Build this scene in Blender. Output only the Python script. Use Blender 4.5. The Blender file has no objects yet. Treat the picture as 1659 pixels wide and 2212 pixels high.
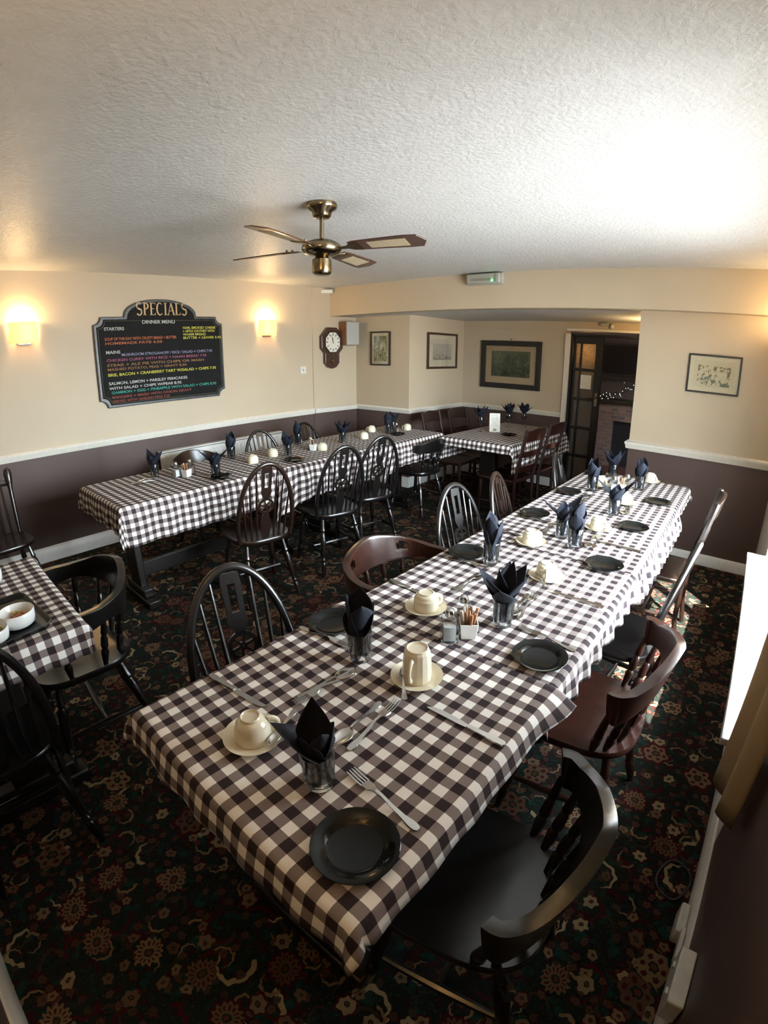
import bpy, math, random
from mathutils import Vector, Matrix, noise
random.seed(7)
PI = math.pi
SC = bpy.context.scene
SKY, SUN, EXPO = 66.0, 170.0, 0.34
COL = SC.collection
R = math.radians

# ------------------------------------------------------------------ mesh builder
class MB:
    def __init__(s): s.v = []; s.f = []; s.uv = None
    def add(s, vs, fs, M=None):
        b = len(s.v)
        s.v += [tuple(M @ Vector(p)) if M else tuple(p) for p in vs]
        s.f += [tuple(i + b for i in f) for f in fs]
        return s
    def box(s, c, d, M=None):
        x, y, z = c; a, b, e = d[0]/2, d[1]/2, d[2]/2
        vs = [(x+i*a, y+j*b, z+k*e) for i in (-1, 1) for j in (-1, 1) for k in (-1, 1)]
        return s.add(vs, [(0,1,3,2),(4,6,7,5),(0,4,5,1),(2,3,7,6),(0,2,6,4),(1,5,7,3)], M)
    def tube(s, pts, rad, n=8, M=None, closed=False, flat=1.0, up=None):
        pts = [Vector(p) for p in pts]; m = len(pts)
        rs = rad if isinstance(rad, (list, tuple)) else [rad]*m
        vs = []; prev = None
        for i, p in enumerate(pts):
            if closed: t = pts[(i+1) % m] - pts[i-1]
            else: t = pts[min(i+1, m-1)] - pts[max(i-1, 0)]
            t.normalize()
            ref = Vector(up) if up else (prev if prev is not None else (Vector((0,0,1)) if abs(t.z) < .9 else Vector((1,0,0))))
            a = t.cross(ref); a.normalize(); b = a.cross(t); b.normalize()
            prev = b
            for k in range(n):
                w = 2*PI*k/n
                vs.append(p + a*math.cos(w)*rs[i]*flat + b*math.sin(w)*rs[i])
        fs = []
        for i in range(m if closed else m-1):
            j = (i+1) % m
            for k in range(n):
                fs.append((i*n+k, i*n+(k+1) % n, j*n+(k+1) % n, j*n+k))
        if not closed:
            fs.append(tuple(range(n-1, -1, -1))); fs.append(tuple((m-1)*n+k for k in range(n)))
        return s.add(vs, fs, M)
    def lathe(s, prof, n=24, M=None, c=(0,0,0), cap0=False, cap1=False):
        vs = []; m = len(prof)
        for r, z in prof:
            for k in range(n):
                w = 2*PI*k/n
                vs.append((c[0]+r*math.cos(w), c[1]+r*math.sin(w), c[2]+z))
        fs = [(i*n+k, i*n+(k+1) % n, (i+1)*n+(k+1) % n, (i+1)*n+k) for i in range(m-1) for k in range(n)]
        if cap0: fs.append(tuple(range(n-1, -1, -1)))
        if cap1: fs.append(tuple((m-1)*n+k for k in range(n)))
        return s.add(vs, fs, M)
    def turned(s, p0, p1, prof, n=10):
        p0 = Vector(p0); p1 = Vector(p1)
        return s.tube([p0.lerp(p1, t) for t, r in prof], [r for t, r in prof], n)
    def prism(s, poly, t0, t1, M=None):
        n = len(poly)
        vs = [(x, y, t0) for x, y in poly] + [(x, y, t1) for x, y in poly]
        fs = [tuple(range(n-1, -1, -1)), tuple(range(n, 2*n))] + [(i, (i+1) % n, n+(i+1) % n, n+i) for i in range(n)]
        return s.add(vs, fs, M)
    def annulus(s, r0, r1, t0, t1, n=24, M=None, c=(0,0)):
        prof = [(r0,t0),(r1,t0),(r1,t1),(r0,t1),(r0,t0)]
        return s.lathe(prof, n, M, (c[0], c[1], 0))
    def grid(s, fn, nu, nv, M=None):
        vs = [fn(i/nu, j/nv) for i in range(nu+1) for j in range(nv+1)]
        fs = [(i*(nv+1)+j, (i+1)*(nv+1)+j, (i+1)*(nv+1)+j+1, i*(nv+1)+j+1) for i in range(nu) for j in range(nv)]
        return s.add(vs, fs, M)

def obj(name, mb, mat, parent=None, smooth=35, bevel=0, solid=0, sub=0):
    me = bpy.data.meshes.new(name)
    me.from_pydata([tuple(p) for p in mb.v], [], mb.f); me.update()
    if mb.uv:
        ul = me.uv_layers.new(name='UVMap')
        for l in me.loops: ul.data[l.index].uv = mb.uv[l.vertex_index]
    if smooth:
        me.shade_smooth(); me.set_sharp_from_angle(angle=R(smooth))
    me.materials.append(mat)
    o = bpy.data.objects.new(name, me); COL.objects.link(o)
    if parent is not None: o.parent = parent
    if solid:
        m = o.modifiers.new('thickness', 'SOLIDIFY'); m.thickness = solid; m.offset = 0
    if sub:
        m = o.modifiers.new('smooth', 'SUBSURF'); m.levels = sub; m.render_levels = sub
    if bevel:
        m = o.modifiers.new('bevel', 'BEVEL'); m.width = bevel; m.segments = 2; m.limit_method = 'ANGLE'; m.angle_limit = R(40)
    return o
def fixn(o):
    import bmesh
    b = bmesh.new(); b.from_mesh(o.data); bmesh.ops.recalc_face_normals(b, faces=b.faces); b.to_mesh(o.data); b.free(); return o
def tag(o, label, cat, group=None, kind=None):
    if label: o['label'] = label
    if cat: o['category'] = cat
    if group: o['group'] = group
    if kind: o['kind'] = kind
    return o
def thing(name, label, cat, loc=(0,0,0), rot=0, group=None):
    o = bpy.data.objects.new(name, None); COL.objects.link(o); o.empty_display_size = .05
    o.location = loc; o.rotation_euler = (0, 0, R(rot)) if not isinstance(rot, tuple) else tuple(R(a) for a in rot)
    return tag(o, label, cat, group)
def dup(src, label, loc, rot=0, scale=None, group=None):
    r = src.copy(); COL.objects.link(r); r.location = loc
    r.rotation_euler = (0, 0, R(rot)) if not isinstance(rot, tuple) else tuple(R(a) for a in rot)
    r['label'] = label
    if group: r['group'] = group
    if scale: r.scale = scale if isinstance(scale, tuple) else (scale,)*3
    for ch in list(src.children):
        c = ch.copy(); COL.objects.link(c); c.parent = r
        for g in list(ch.children):
            d = g.copy(); COL.objects.link(d); d.parent = c
    return r
def struct(name, mb, mat, parent=None, **k):
    o = obj(name, mb, mat, parent, smooth=k.pop('smooth', 0), **k)
    if parent is None: o['kind'] = 'structure'
    return o

# ------------------------------------------------------------------ materials
class NT:
    def __init__(s, name, rough=.5, spec=.5, metal=0):
        s.m = bpy.data.materials.new(name); s.m.use_nodes = True
        s.t = s.m.node_tree; s.p = s.t.nodes['Principled BSDF']
        s.p.inputs['Roughness'].default_value = rough; s.p.inputs['Metallic'].default_value = metal
        s.p.inputs['Specular IOR Level'].default_value = spec
    def n(s, ty, **kw):
        nd = s.t.nodes.new(ty)
        for k, v in kw.items(): setattr(nd, k, v)
        return nd
    def link(s, a, b): s.t.links.new(a, b)
    def val(s, sock, v):
        if hasattr(v, 'is_output') or isinstance(v, bpy.types.NodeSocket): s.link(v, sock)
        else: sock.default_value = v
    def math(s, op, a, b=0.0, c=0.0, clamp=False):
        nd = s.n('ShaderNodeMath', operation=op, use_clamp=clamp)
        s.val(nd.inputs[0], a); s.val(nd.inputs[1], b); s.val(nd.inputs[2], c)
        return nd.outputs[0]
    def vmath(s, op, a, b=(0,0,0)):
        nd = s.n('ShaderNodeVectorMath', operation=op)
        s.val(nd.inputs[0], a); s.val(nd.inputs[1], b)
        return nd.outputs['Value'] if op in ('LENGTH', 'DISTANCE', 'DOT_PRODUCT') else nd.outputs[0]
    def mix(s, fac, a, b, mode='MIX'):
        nd = s.n('ShaderNodeMix', data_type='RGBA', blend_type=mode)
        s.val(nd.inputs[0], fac); s.val(nd.inputs[6], a); s.val(nd.inputs[7], b)
        return nd.outputs[2]
    def noise(s, vec, scale, detail=2, rough=.5, dist=0):
        nd = s.n('ShaderNodeTexNoise'); 
        if vec is not None: s.link(vec, nd.inputs['Vector'])
        nd.inputs['Scale'].default_value = scale; nd.inputs['Detail'].default_value = detail
        nd.inputs['Roughness'].default_value = rough; nd.inputs['Distortion'].default_value = dist
        return nd.outputs[0]
    def ramp(s, fac, stops, interp='LINEAR'):
        nd = s.n('ShaderNodeValToRGB'); nd.color_ramp.interpolation = interp
        el = nd.color_ramp.elements
        while len(el) < len(stops): el.new(.5)
        for e, (p, c) in zip(el, stops): e.position = p; e.color = c if len(c) == 4 else (*c, 1)
        s.link(fac, nd.inputs[0]); return nd.outputs[0]
    def coord(s, which='Object'): return s.n('ShaderNodeTexCoord').outputs[which]
    def mapping(s, vec, scale=(1,1,1), rot=(0,0,0), loc=(0,0,0)):
        nd = s.n('ShaderNodeMapping'); s.link(vec, nd.inputs[0])
        nd.inputs['Scale'].default_value = scale; nd.inputs['Rotation'].default_value = rot; nd.inputs['Location'].default_value = loc
        return nd.outputs[0]
    def sep(s, vec):
        nd = s.n('ShaderNodeSeparateXYZ'); s.link(vec, nd.inputs[0]); return nd.outputs
    def comb(s, x, y, z=0.0):
        nd = s.n('ShaderNodeCombineXYZ'); s.val(nd.inputs[0], x); s.val(nd.inputs[1], y); s.val(nd.inputs[2], z); return nd.outputs[0]
    def bump(s, h, strength=.3, dist=.01):
        nd = s.n('ShaderNodeBump'); s.link(h, nd.inputs['Height'])
        nd.inputs['Strength'].default_value = strength; nd.inputs['Distance'].default_value = dist
        s.link(nd.outputs[0], s.p.inputs['Normal'])
    def base(s, c):
        if isinstance(c, tuple): s.p.inputs['Base Color'].default_value = (*c[:3], 1)
        else: s.link(c, s.p.inputs['Base Color'])
def sr(r, g, b):   # 0-255 sRGB to linear
    f = lambda c: c/12.92 if c <= .04045 else ((c+.055)/1.055)**2.4
    return (f(r/255), f(g/255), f(b/255), 1)

def plain(name, c, rough=.5, metal=0, spec=.5, nz=.08, nscale=30, bump=0, coat=0):
    t = NT(name, rough, spec, metal)
    v = t.coord(); n = t.noise(v, nscale, 3)
    lo = tuple(x*(1-nz) for x in c[:3]) + (1,); hi = tuple(min(1, x*(1+nz)) for x in c[:3]) + (1,)
    t.base(t.ramp(n, [(.3, lo), (.7, hi)]))
    if bump: t.bump(t.noise(v, nscale*4, 2), bump, .002)
    if coat: t.p.inputs['Coat Weight'].default_value = coat; t.p.inputs['Coat Roughness'].default_value = .12
    return t.m
def wood(name, dark, light, rough=.3, scale=9, coat=.4):
    t = NT(name, rough, .5)
    v = t.mapping(t.coord(), (1.2, 1.2, .25)) 
    n = t.noise(v, scale*5, 5, .6, 1.6)
    n2 = t.noise(t.coord(), 5, 2)
    c = t.ramp(n, [(.3, dark), (.62, light)])
    t.base(t.mix(t.math('MULTIPLY', n2, .6), c, dark))
    t.p.inputs['Coat Weight'].default_value = coat; t.p.inputs['Coat Roughness'].default_value = .18
    t.bump(n, .06, .002)
    return t.m

M_black = wood('black_stained_wood', (.0035,.003,.003,1), (.009,.007,.0065,1), .28, coat=.5)
M_brown = wood('dark_brown_wood', (.007,.0035,.0025,1), (.020,.0085,.005,1), .3, coat=.4)
M_mahog = wood('red_mahogany_wood', (.015,.0045,.003,1), (.042,.0135,.008,1), .28, coat=.45)
M_red = wood('dark_red_wood', (.008,.002,.0015,1), (.020,.005,.003,1), .35, coat=.3)
M_table = wood('table_wood', (.0045,.003,.0025,1), (.012,.007,.005,1), .45, coat=.1)
M_frame_b = wood('black_frame', (.003,.003,.003,1), (.008,.007,.006,1), .5, coat=0)
M_frame_w = wood('brown_frame', (.02,.007,.004,1), (.06,.02,.01,1), .35, coat=.3)
M_white = plain('white_gloss_paint', (.78,.77,.74,1), .3, nz=.04)
M_rail = plain('cream_gloss_paint', (.66,.62,.54,1), .3, nz=.04)
M_cream = plain('cream_china', (.66,.60,.46,1), .12, nz=.03, coat=.6)
M_chinaw = plain('white_china', (.75,.74,.72,1), .15, nz=.03, coat=.5)
M_plate = plain('black_melamine', (.006,.0065,.0062,1), .13, nz=.05, spec=.25)
M_nap = plain('black_paper_napkin', (.008,.010,.018,1), .75, nz=.25, nscale=60, spec=.25)
M_steel = plain('polished_cutlery_steel', (.55,.53,.50,1), .2, metal=1, nz=.06)
M_chrome = plain('chrome', (.65,.65,.65,1), .12, metal=1)
M_brass = plain('antique_brass', (.26,.205,.125,1), .2, metal=1, nz=.25)
M_dark = plain('dark_plastic', (.01,.01,.011,1), .35)
M_grey = plain('grey_plastic', (.32,.33,.30,1), .4)
M_plw = plain('white_plastic', (.62,.61,.56,1), .35)
M_paper = plain('white_paper', (.72,.70,.64,1), .8)
M_curtain = None

def glass(name, tint=(.96,.97,.97), refl=.9):
    t = NT(name); t.t.nodes.remove(t.p)
    out = [n for n in t.t.nodes if n.type == 'OUTPUT_MATERIAL'][0]
    tr = t.n('ShaderNodeBsdfTransparent'); tr.inputs[0].default_value = (*tint, 1)
    gl = t.n('ShaderNodeBsdfGlossy'); gl.inputs['Roughness'].default_value = .03; gl.inputs[0].default_value = (1,1,1,1)
    fr = t.n('ShaderNodeFresnel'); fr.inputs[0].default_value = 1.5
    lw = t.math('MULTIPLY', fr.outputs[0], refl)
    mx = t.n('ShaderNodeMixShader'); t.link(lw, mx.inputs[0]); t.link(tr.outputs[0], mx.inputs[1]); t.link(gl.outputs[0], mx.inputs[2])
    t.link(mx.outputs[0], out.inputs[0]); return t.m
M_glass = glass('tumbler_glass', (.90,.92,.93))
M_pane = glass('window_glass', (.97,.98,.98), .6)
M_picglass = glass('picture_glass', (.97,.97,.97), .25)

def wallmat(name, cream, brown, split=.885):
    t = NT(name, .55, .35)
    geo = t.n('ShaderNodeNewGeometry').outputs['Position']
    z = t.sep(geo)[2]
    n = t.noise(geo, 2.5, 3); n2 = t.noise(geo, 90, 2)
    a = t.mix(n, tuple(x*.94 for x in cream[:3])+(1,), tuple(min(1,x*1.05) for x in cream[:3])+(1,))
    b = t.mix(n, tuple(x*.88 for x in brown[:3])+(1,), tuple(x*1.1 for x in brown[:3])+(1,))
    t.base(t.mix(t.math('GREATER_THAN', z, split), b, a))
    t.bump(n2, .12, .003)
    return t.m
CREAM = (.47,.387,.275,1); BROWN = (.085,.054,.046,1)
M_wall = wallmat('cream_over_brown_wall', CREAM, BROWN)
M_wallc = wallmat('cream_wall', CREAM, CREAM)
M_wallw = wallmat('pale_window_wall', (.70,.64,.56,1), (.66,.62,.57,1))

def ceilmat():
    t = NT('textured_white_ceiling', .42, .45)
    v = t.coord('Object')
    n = t.noise(v, 46, 4, .62, .8); n2 = t.noise(v, 14, 3)
    vo = t.n('ShaderNodeTexVoronoi', feature='SMOOTH_F1'); t.link(v, vo.inputs['Vector']); vo.inputs['Scale'].default_value = 52
    h = t.math('ADD', n, t.math('MULTIPLY', vo.outputs[0], .5))
    t.base(t.mix(n2, (.46,.46,.45,1), (.56,.56,.55,1)))
    t.bump(h, .42, .008)
    return t.m
M_ceil = ceilmat()

def gingham():
    t = NT('brown_gingham_cotton', .85, .15)
    uv = t.n('ShaderNodeUVMap', uv_map='UVMap').outputs[0]
    x, y, _ = t.sep(uv)
    fx = t.math('GREATER_THAN', t.math('FRACT', t.math('MULTIPLY', x, 20.0)), .5)
    fy = t.math('GREATER_THAN', t.math('FRACT', t.math('MULTIPLY', y, 20.0)), .5)
    n = t.noise(t.mapping(uv, (400, 400, 1)), 1, 2)
    white = (.83,.81,.77,1); mid = (.21,.17,.16,1); dark = (.022,.013,.016,1)
    c = t.mix(fx, t.mix(fy, white, mid), t.mix(fy, mid, dark))
    c = t.mix(t.math('MULTIPLY', n, .18), c, (.1,.09,.09,1))
    t.base(c)
    wv = t.math('ADD', t.math('SINE', t.math('MULTIPLY', x, 5200.)), t.math('SINE', t.math('MULTIPLY', y, 5200.)))
    t.bump(n, .08, .0008)
    return t.m
M_ging = gingham()

def carpet():
    t = NT('floral_carpet', .95, .05)
    v = t.coord('Object')
    base = t.ramp(t.noise(v, 30, 4, .7), [(.34, (.008,.010,.009,1)), (.5, (.014,.021,.017,1)), (.66, (.010,.011,.010,1))])
    teal = t.ramp(t.noise(t.mapping(v, loc=(3,1,0)), 22, 3), [(.57, (0,0,0,1)), (.64, (1,1,1,1))])
    col = t.mix(t.math('MULTIPLY', teal, .75), base, (.008,.045,.036,1))
    red = t.ramp(t.noise(t.mapping(v, loc=(7,5,0)), 26, 4, .6), [(.565, (0,0,0,1)), (.60, (1,1,1,1))])
    col = t.mix(red, col, (.034,.007,.008,1))
    spk = t.ramp(t.noise(v, 110, 2), [(.63, (0,0,0,1)), (.69, (1,1,1,1))])
    col = t.mix(t.math('MULTIPLY', spk, .6), col, (.10,.062,.038,1))
    TAN = (.19,.122,.065,1); CR = (.29,.225,.125,1); PINK = (.085,.045,.030,1); RED = (.050,.0075,.009,1); GRN = (.012,.022,.018,1)
    def flower(col, scale, off, petals, r1, gate, tan, ring=True, warp=.0):
        p = t.mapping(v, (scale,)*3, loc=off)
        x, y, z = t.sep(p)
        flat = t.comb(x, y, 0.0)
        vo = t.n('ShaderNodeTexVoronoi', voronoi_dimensions='2D'); t.link(flat, vo.inputs['Vector']); vo.inputs['Scale'].default_value = 1; vo.inputs['Randomness'].default_value = .75
        d = t.vmath('SUBTRACT', flat, vo.outputs['Position'])
        dx, dy, _ = t.sep(d)
        r = t.math('SQRT', t.math('ADD', t.math('MULTIPLY', dx, dx), t.math('MULTIPLY', dy, dy)))
        th = t.math('ARCTAN2', dy, dx)
        rnd = t.sep(vo.outputs['Color'])
        on = t.math('GREATER_THAN', rnd[0], gate)
        pet = t.math('ADD', .88, t.math('MULTIPLY', t.math('COSINE', t.math('MULTIPLY', th, float(petals))), .11))
        rr = t.math('DIVIDE', r, t.math('MULTIPLY', pet, r1))     # 1 at petal edge
        inside = lambda k: t.math('MULTIPLY', on, t.math('LESS_THAN', rr, k))
        tanm = t.mix(rnd[1], tan, PINK)
        col = t.mix(t.math('MULTIPLY', inside(1.28), t.math('GREATER_THAN', rnd[2], .45)), col, RED)
        col = t.mix(inside(1.0), col, tanm)
        # petal eyes
        ey = t.math('ADD', .5, t.math('MULTIPLY', t.math('COSINE', t.math('MULTIPLY', th, float(petals))), .5))
        eye = t.math('MULTIPLY', t.math('GREATER_THAN', ey, .62), t.math('LESS_THAN', t.math('ABSOLUTE', t.math('SUBTRACT', rr, .62)), .14))
        if ring: col = t.mix(t.math('MULTIPLY', on, eye), col, (.05,.012,.010,1))
        col = t.mix(inside(.34), col, GRN)
        col = t.mix(inside(.2), col, (.10,.03,.02,1))
        return col
    def scroll(col, scale, off, gate, c):
        p = t.mapping(v, (scale,)*3, loc=off); x, y, z = t.sep(p); flat = t.comb(x, y, 0.0)
        vo = t.n('ShaderNodeTexVoronoi', voronoi_dimensions='2D'); t.link(flat, vo.inputs['Vector']); vo.inputs['Scale'].default_value = 1; vo.inputs['Randomness'].default_value = .9
        d = t.vmath('SUBTRACT', flat, vo.outputs['Position']); dx, dy, _ = t.sep(d)
        r = t.math('SQRT', t.math('ADD', t.math('MULTIPLY', dx, dx), t.math('MULTIPLY', dy, dy)))
        rnd = t.sep(vo.outputs['Color'])
        th = t.math('ADD', t.math('ARCTAN2', dy, dx), t.math('MULTIPLY', rnd[1], 6.28))
        fr = t.math('FRACT', t.math('DIVIDE', th, 2*PI))         # 0..1 along the scroll
        rad = t.math('ADD', .16, t.math('MULTIPLY', fr, .2))     # spiral
        wd = t.math('ADD', .004, t.math('MULTIPLY', t.math('SINE', t.math('MULTIPLY', fr, PI)), .028))
        edge = t.math('MULTIPLY', t.math('SINE', t.math('MULTIPLY', fr, 60.)), .012)
        m = t.math('LESS_THAN', t.math('ABSOLUTE', t.math('SUBTRACT', r, t.math('ADD', rad, edge))), wd)
        m = t.math('MULTIPLY', m, t.math('LESS_THAN', fr, .62)); m = t.math('MULTIPLY', m, t.math('GREATER_THAN', rnd[0], gate))
        return t.mix(m, col, c)
    v0 = v
    wob = t.n('ShaderNodeTexNoise'); t.link(v, wob.inputs['Vector']); wob.inputs['Scale'].default_value = 14
    v = t.vmath('ADD', v0, t.vmath('SCALE', t.vmath('SUBTRACT', wob.outputs['Color'], (.5,.5,.5)))); 
    v.node.inputs[1].links[0].from_node.inputs['Scale'].default_value = .034
    DP = (.042,.026,.019,1)
    col = scroll(col, 6.5, (2.3,.7,0), .1, DP)
    col = scroll(col, 5.2, (.3,.7,0), .15, RED)
    col = scroll(col, 4.2, (1.3,2.7,0), .35, CR)
    col = scroll(col, 7.4, (5.3,1.7,0), .3, TAN)
    col = flower(col, 24., (.9,.3,0), 5, .30, .55, DP, False)
    col = flower(col, 17., (.2,.5,0), 5, .30, .76, TAN, False)
    col = flower(col, 12., (3.2,1.5,0), 6, .30, .80, CR, False)
    col = flower(col, 6.6, (8.2,4.5,0), 14, .30, .72, TAN, True)
    col = flower(col, 4.9, (1.7,6.1,0), 6, .27, .58, TAN, True)
    fib = t.noise(v, 420, 2)
    col = t.mix(t.math('MULTIPLY', fib, .35), col, (.004,.005,.005,1))
    t.base(col); t.bump(fib, .35, .004)
    return t.m
M_carpet = carpet()

def curtmat():
    t = NT('brown_curtain_cloth', .9, .1)
    v = t.coord(); n = t.noise(t.mapping(v, (30,30,200)), 6, 3)
    t.base(t.mix(n, (.24,.175,.105,1), (.36,.27,.17,1))); t.bump(n, .15, .002)
    return t.m
M_curtain = curtmat()
def emit(name, c, s):
    t = NT(name, .5); t.p.inputs['Base Color'].default_value = (*c[:3], 1)
    t.p.inputs['Emission Color'].default_value = (*c[:3], 1); t.p.inputs['Emission Strength'].default_value = s
    return t.m
def brickmat():
    t = NT('dark_brickwork', .85, .2)
    v = t.mapping(t.coord(), rot=(R(90),0,0))
    b = t.n('ShaderNodeTexBrick'); t.link(v, b.inputs[0]); b.inputs['Scale'].default_value = 4.6
    b.inputs['Color1'].default_value = (.13,.075,.055,1); b.inputs['Color2'].default_value = (.07,.045,.04,1); b.inputs['Mortar'].default_value = (.11,.10,.09,1)
    b.inputs['Mortar Size'].default_value = .018
    t.base(t.mix(t.noise(t.coord(), 12, 3), b.outputs[0], (.05,.035,.03,1), 'MULTIPLY')); t.base(b.outputs[0]); t.bump(b.outputs[1], -.4, .01)
    return t.m
M_brick = brickmat()
def artmat(name, kind):
    t = NT(name, .6, .2)
    v = t.coord('Object'); n = t.noise(v, 14, 5, .65, 1.2); n2 = t.noise(t.mapping(v, loc=(4,2,1)), 40, 4, .7)
    x, y, z = t.sep(v)
    if kind == 'green_sea':
        f = t.math('ADD', t.math('MULTIPLY', n, .9), t.math('MULTIPLY', z, .9))
        t.base(t.ramp(f, [(.25, (.030,.038,.024,1)), (.45, (.075,.09,.055,1)), (.6, (.14,.15,.085,1)), (.8, (.085,.105,.06,1))]))
    elif kind == 'street':
        w = t.math('ADD', t.math('MULTIPLY', t.noise(t.mapping(v, (30,30,7)), 1.6, 4, .7), .7), t.math('MULTIPLY', n2, .35))
        t.base(t.ramp(w, [(.40, (.035,.035,.015,1)), (.5, (.22,.21,.10,1)), (.6, (.5,.48,.33,1))]))
    elif kind == 'valley':
        f = t.math('ADD', t.math('MULTIPLY', t.math('ABSOLUTE', y), 3.2), t.math('MULTIPLY', z, -2.2))
        f = t.math('ADD', f, t.math('MULTIPLY', t.math('SUBTRACT', n2, .5), 1.3))
        t.base(t.ramp(f, [(.1, (.42,.38,.30,1)), (.3, (.22,.19,.15,1)), (.55, (.13,.11,.09,1))]))
    else:
        f = t.math('ADD', n2, t.math('MULTIPLY', t.math('SUBTRACT', n, .5), .6))
        paper = (.56,.50,.33,1)
        low = t.math('LESS_THAN', z, -.01)
        ink = t.mix(low, (.17,.15,.09,1), (.16,.19,.14,1))
        box = t.math('MULTIPLY', t.math('LESS_THAN', t.math('ABSOLUTE', x), .12), t.math('LESS_THAN', t.math('ABSOLUTE', t.math('ADD', z, .012)), t.math('ADD', .055, t.math('MULTIPLY', n, .04))))
        m = t.math('MULTIPLY', t.math('GREATER_THAN', f, .54), box)
        t.base(t.mix(m, paper, ink))
    return t.m

# ------------------------------------------------------------------ measures of the room (metres, floor z = 0)
ZC, ZB, ZD = 2.262, 1.95, .885
AL = R(1.059); AB = R(.432)
def XL(y): return -3.891 + math.tan(AL)*y           # left wall, slightly out of square
YB = lambda x: 3.673 + math.tan(AB)*x               # beam face
YR, XW, XB, YA, YK, XR, Y0, XL2 = 3.788, .664, -2.952, 4.036, 5.152, -.471, -.585, -3.816
def quad_wall(mb, a, b, z0, z1, th, side=1):
    """upright slab from a to b (xy) with its thickness th away from the room; side gives which side is the back"""
    a = Vector((a[0], a[1], 0)); b = Vector((b[0], b[1], 0)); d = (b-a).normalized(); n = Vector((-d.y, d.x, 0))*side*th
    vs = []
    for p in (a, b, b+n, a+n): vs.append((p.x, p.y, z0))
    for p in (a, b, b+n, a+n): vs.append((p.x, p.y, z1))
    return mb.add(vs, [(0,3,2,1),(4,5,6,7),(0,1,5,4),(1,2,6,5),(2,3,7,6),(3,0,4,7)])
def S(name, mat, *walls, **k):
    mb = MB()
    for w in walls: quad_wall(mb, *w)
    o = struct(name, mb, mat, **k); fixn(o); return o
fl = MB(); fl.box((-1.6, 2.3, -.05), (5.6, 6.2, .1)); struct('floor', fl, M_carpet)
ce = MB(); ce.box((-1.6, 1.57, ZC+.05), (5.2, 4.5, .1)); struct('ceiling', ce, M_ceil)
ce2 = MB(); ce2.box((-1.9, 4.55, ZB+.14), (4.2, 1.5, .28)); struct('ceiling_alcove', ce2, M_ceil)
S('wall_left', M_wall, ((XL(Y0-.1), Y0-.1), (XL(3.405), 3.405), 0, ZC, .16, 1))
S('wall_left_recess', M_wall, ((XL2-.0, 3.405), (XL2+.065, YA+.1), 0, ZC, .16, 1))
S('wall_beam', M_wallc, ((-3.95, YB(-3.95)), (XW+.3, YB(XW+.3)), ZB, ZC, .155, 1))
S('wall_recess_end', M_wall, ((-3.9, YA), (XB, YA), 0, ZB, .10, 1))
S('wall_recess_side', M_wall, ((XB, YA+.1), (XB, YK+.1), 0, ZB, .1, 1))
DX0, DX1, DH = -1.53, -.62, 1.815
S('wall_back', M_wall, ((XB-.1, YK), (DX0-.06, YK), 0, ZB, .15, 1), ((DX0-.06, YK), (.1, YK), DH+.03, ZB, .15, 1), ((DX1+.06, YK), (.1, YK), 0, DH+.03, .15, 1))
S('wall_right', M_wall, ((XR, YR), (XW+.05, YR), 0, ZB, .18, 1))
S('wall_alcove_right', M_wall, ((XR+.001, YR+.1), (XR+.001, YK), 0, ZB, .16, -1))
S('wall_rear', M_wall, ((XL(Y0)-.1, Y0), (XW+.1, Y0), 0, ZC, .15, -1))
# window wall with its opening
WY0, WY1, WZ0, WZ1 = 1.06, 2.80, .50, 1.98
mb = MB()
quad_wall(mb, (XW, Y0-.1), (XW, WY0), 0, ZC, .26, -1)
struct('wall_window', mb, M_wall); 
mb = MB()
quad_wall(mb, (XW, WY0), (XW, WY1), 0, WZ0, .26, -1)
quad_wall(mb, (XW, WY0), (XW, WY1), WZ1, ZC, .26, -1)
quad_wall(mb, (XW, WY1), (XW, YR+.1), 0, ZC, .26, -1)
struct('wall_window_far', mb, M_wallw)
for n in ('wall_window', 'wall_window_far'): fixn(bpy.data.objects[n])
# window board, frame and glass
mb = MB(); mb.box((XW+.07, (WY0+WY1)/2, WZ0+.012), (.36, WY1-WY0-.002, .028)); tr = struct('trim_1', mb, plain('grey_window_board', (.36,.36,.35,1), .4, nz=.05), bevel=.006)
wf = MB(); gl = MB()
xg = XW+.19
for z in (WZ0+.05, WZ1-.03): wf.box((xg, (WY0+WY1)/2, z), (.06, WY1-WY0, .06))
nW = 4; step = (WY1-WY0)/nW
for i in range(nW+1): wf.box((xg, WY0+i*step, (WZ0+WZ1)/2), (.06, .06 if 0 < i < nW else .08, WZ1-WZ0))
for z in (WZ0+.52, WZ0+1.0): wf.box((xg, (WY0+WY1)/2, z), (.04, WY1-WY0, .03))
win = struct('window_1', wf, M_white, bevel=.004)
gl.box((xg, (WY0+WY1)/2, (WZ0+WZ1)/2), (.006, WY1-WY0-.02, WZ1-WZ0-.02)); obj('window_pane', gl, M_pane, win, smooth=0)
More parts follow.
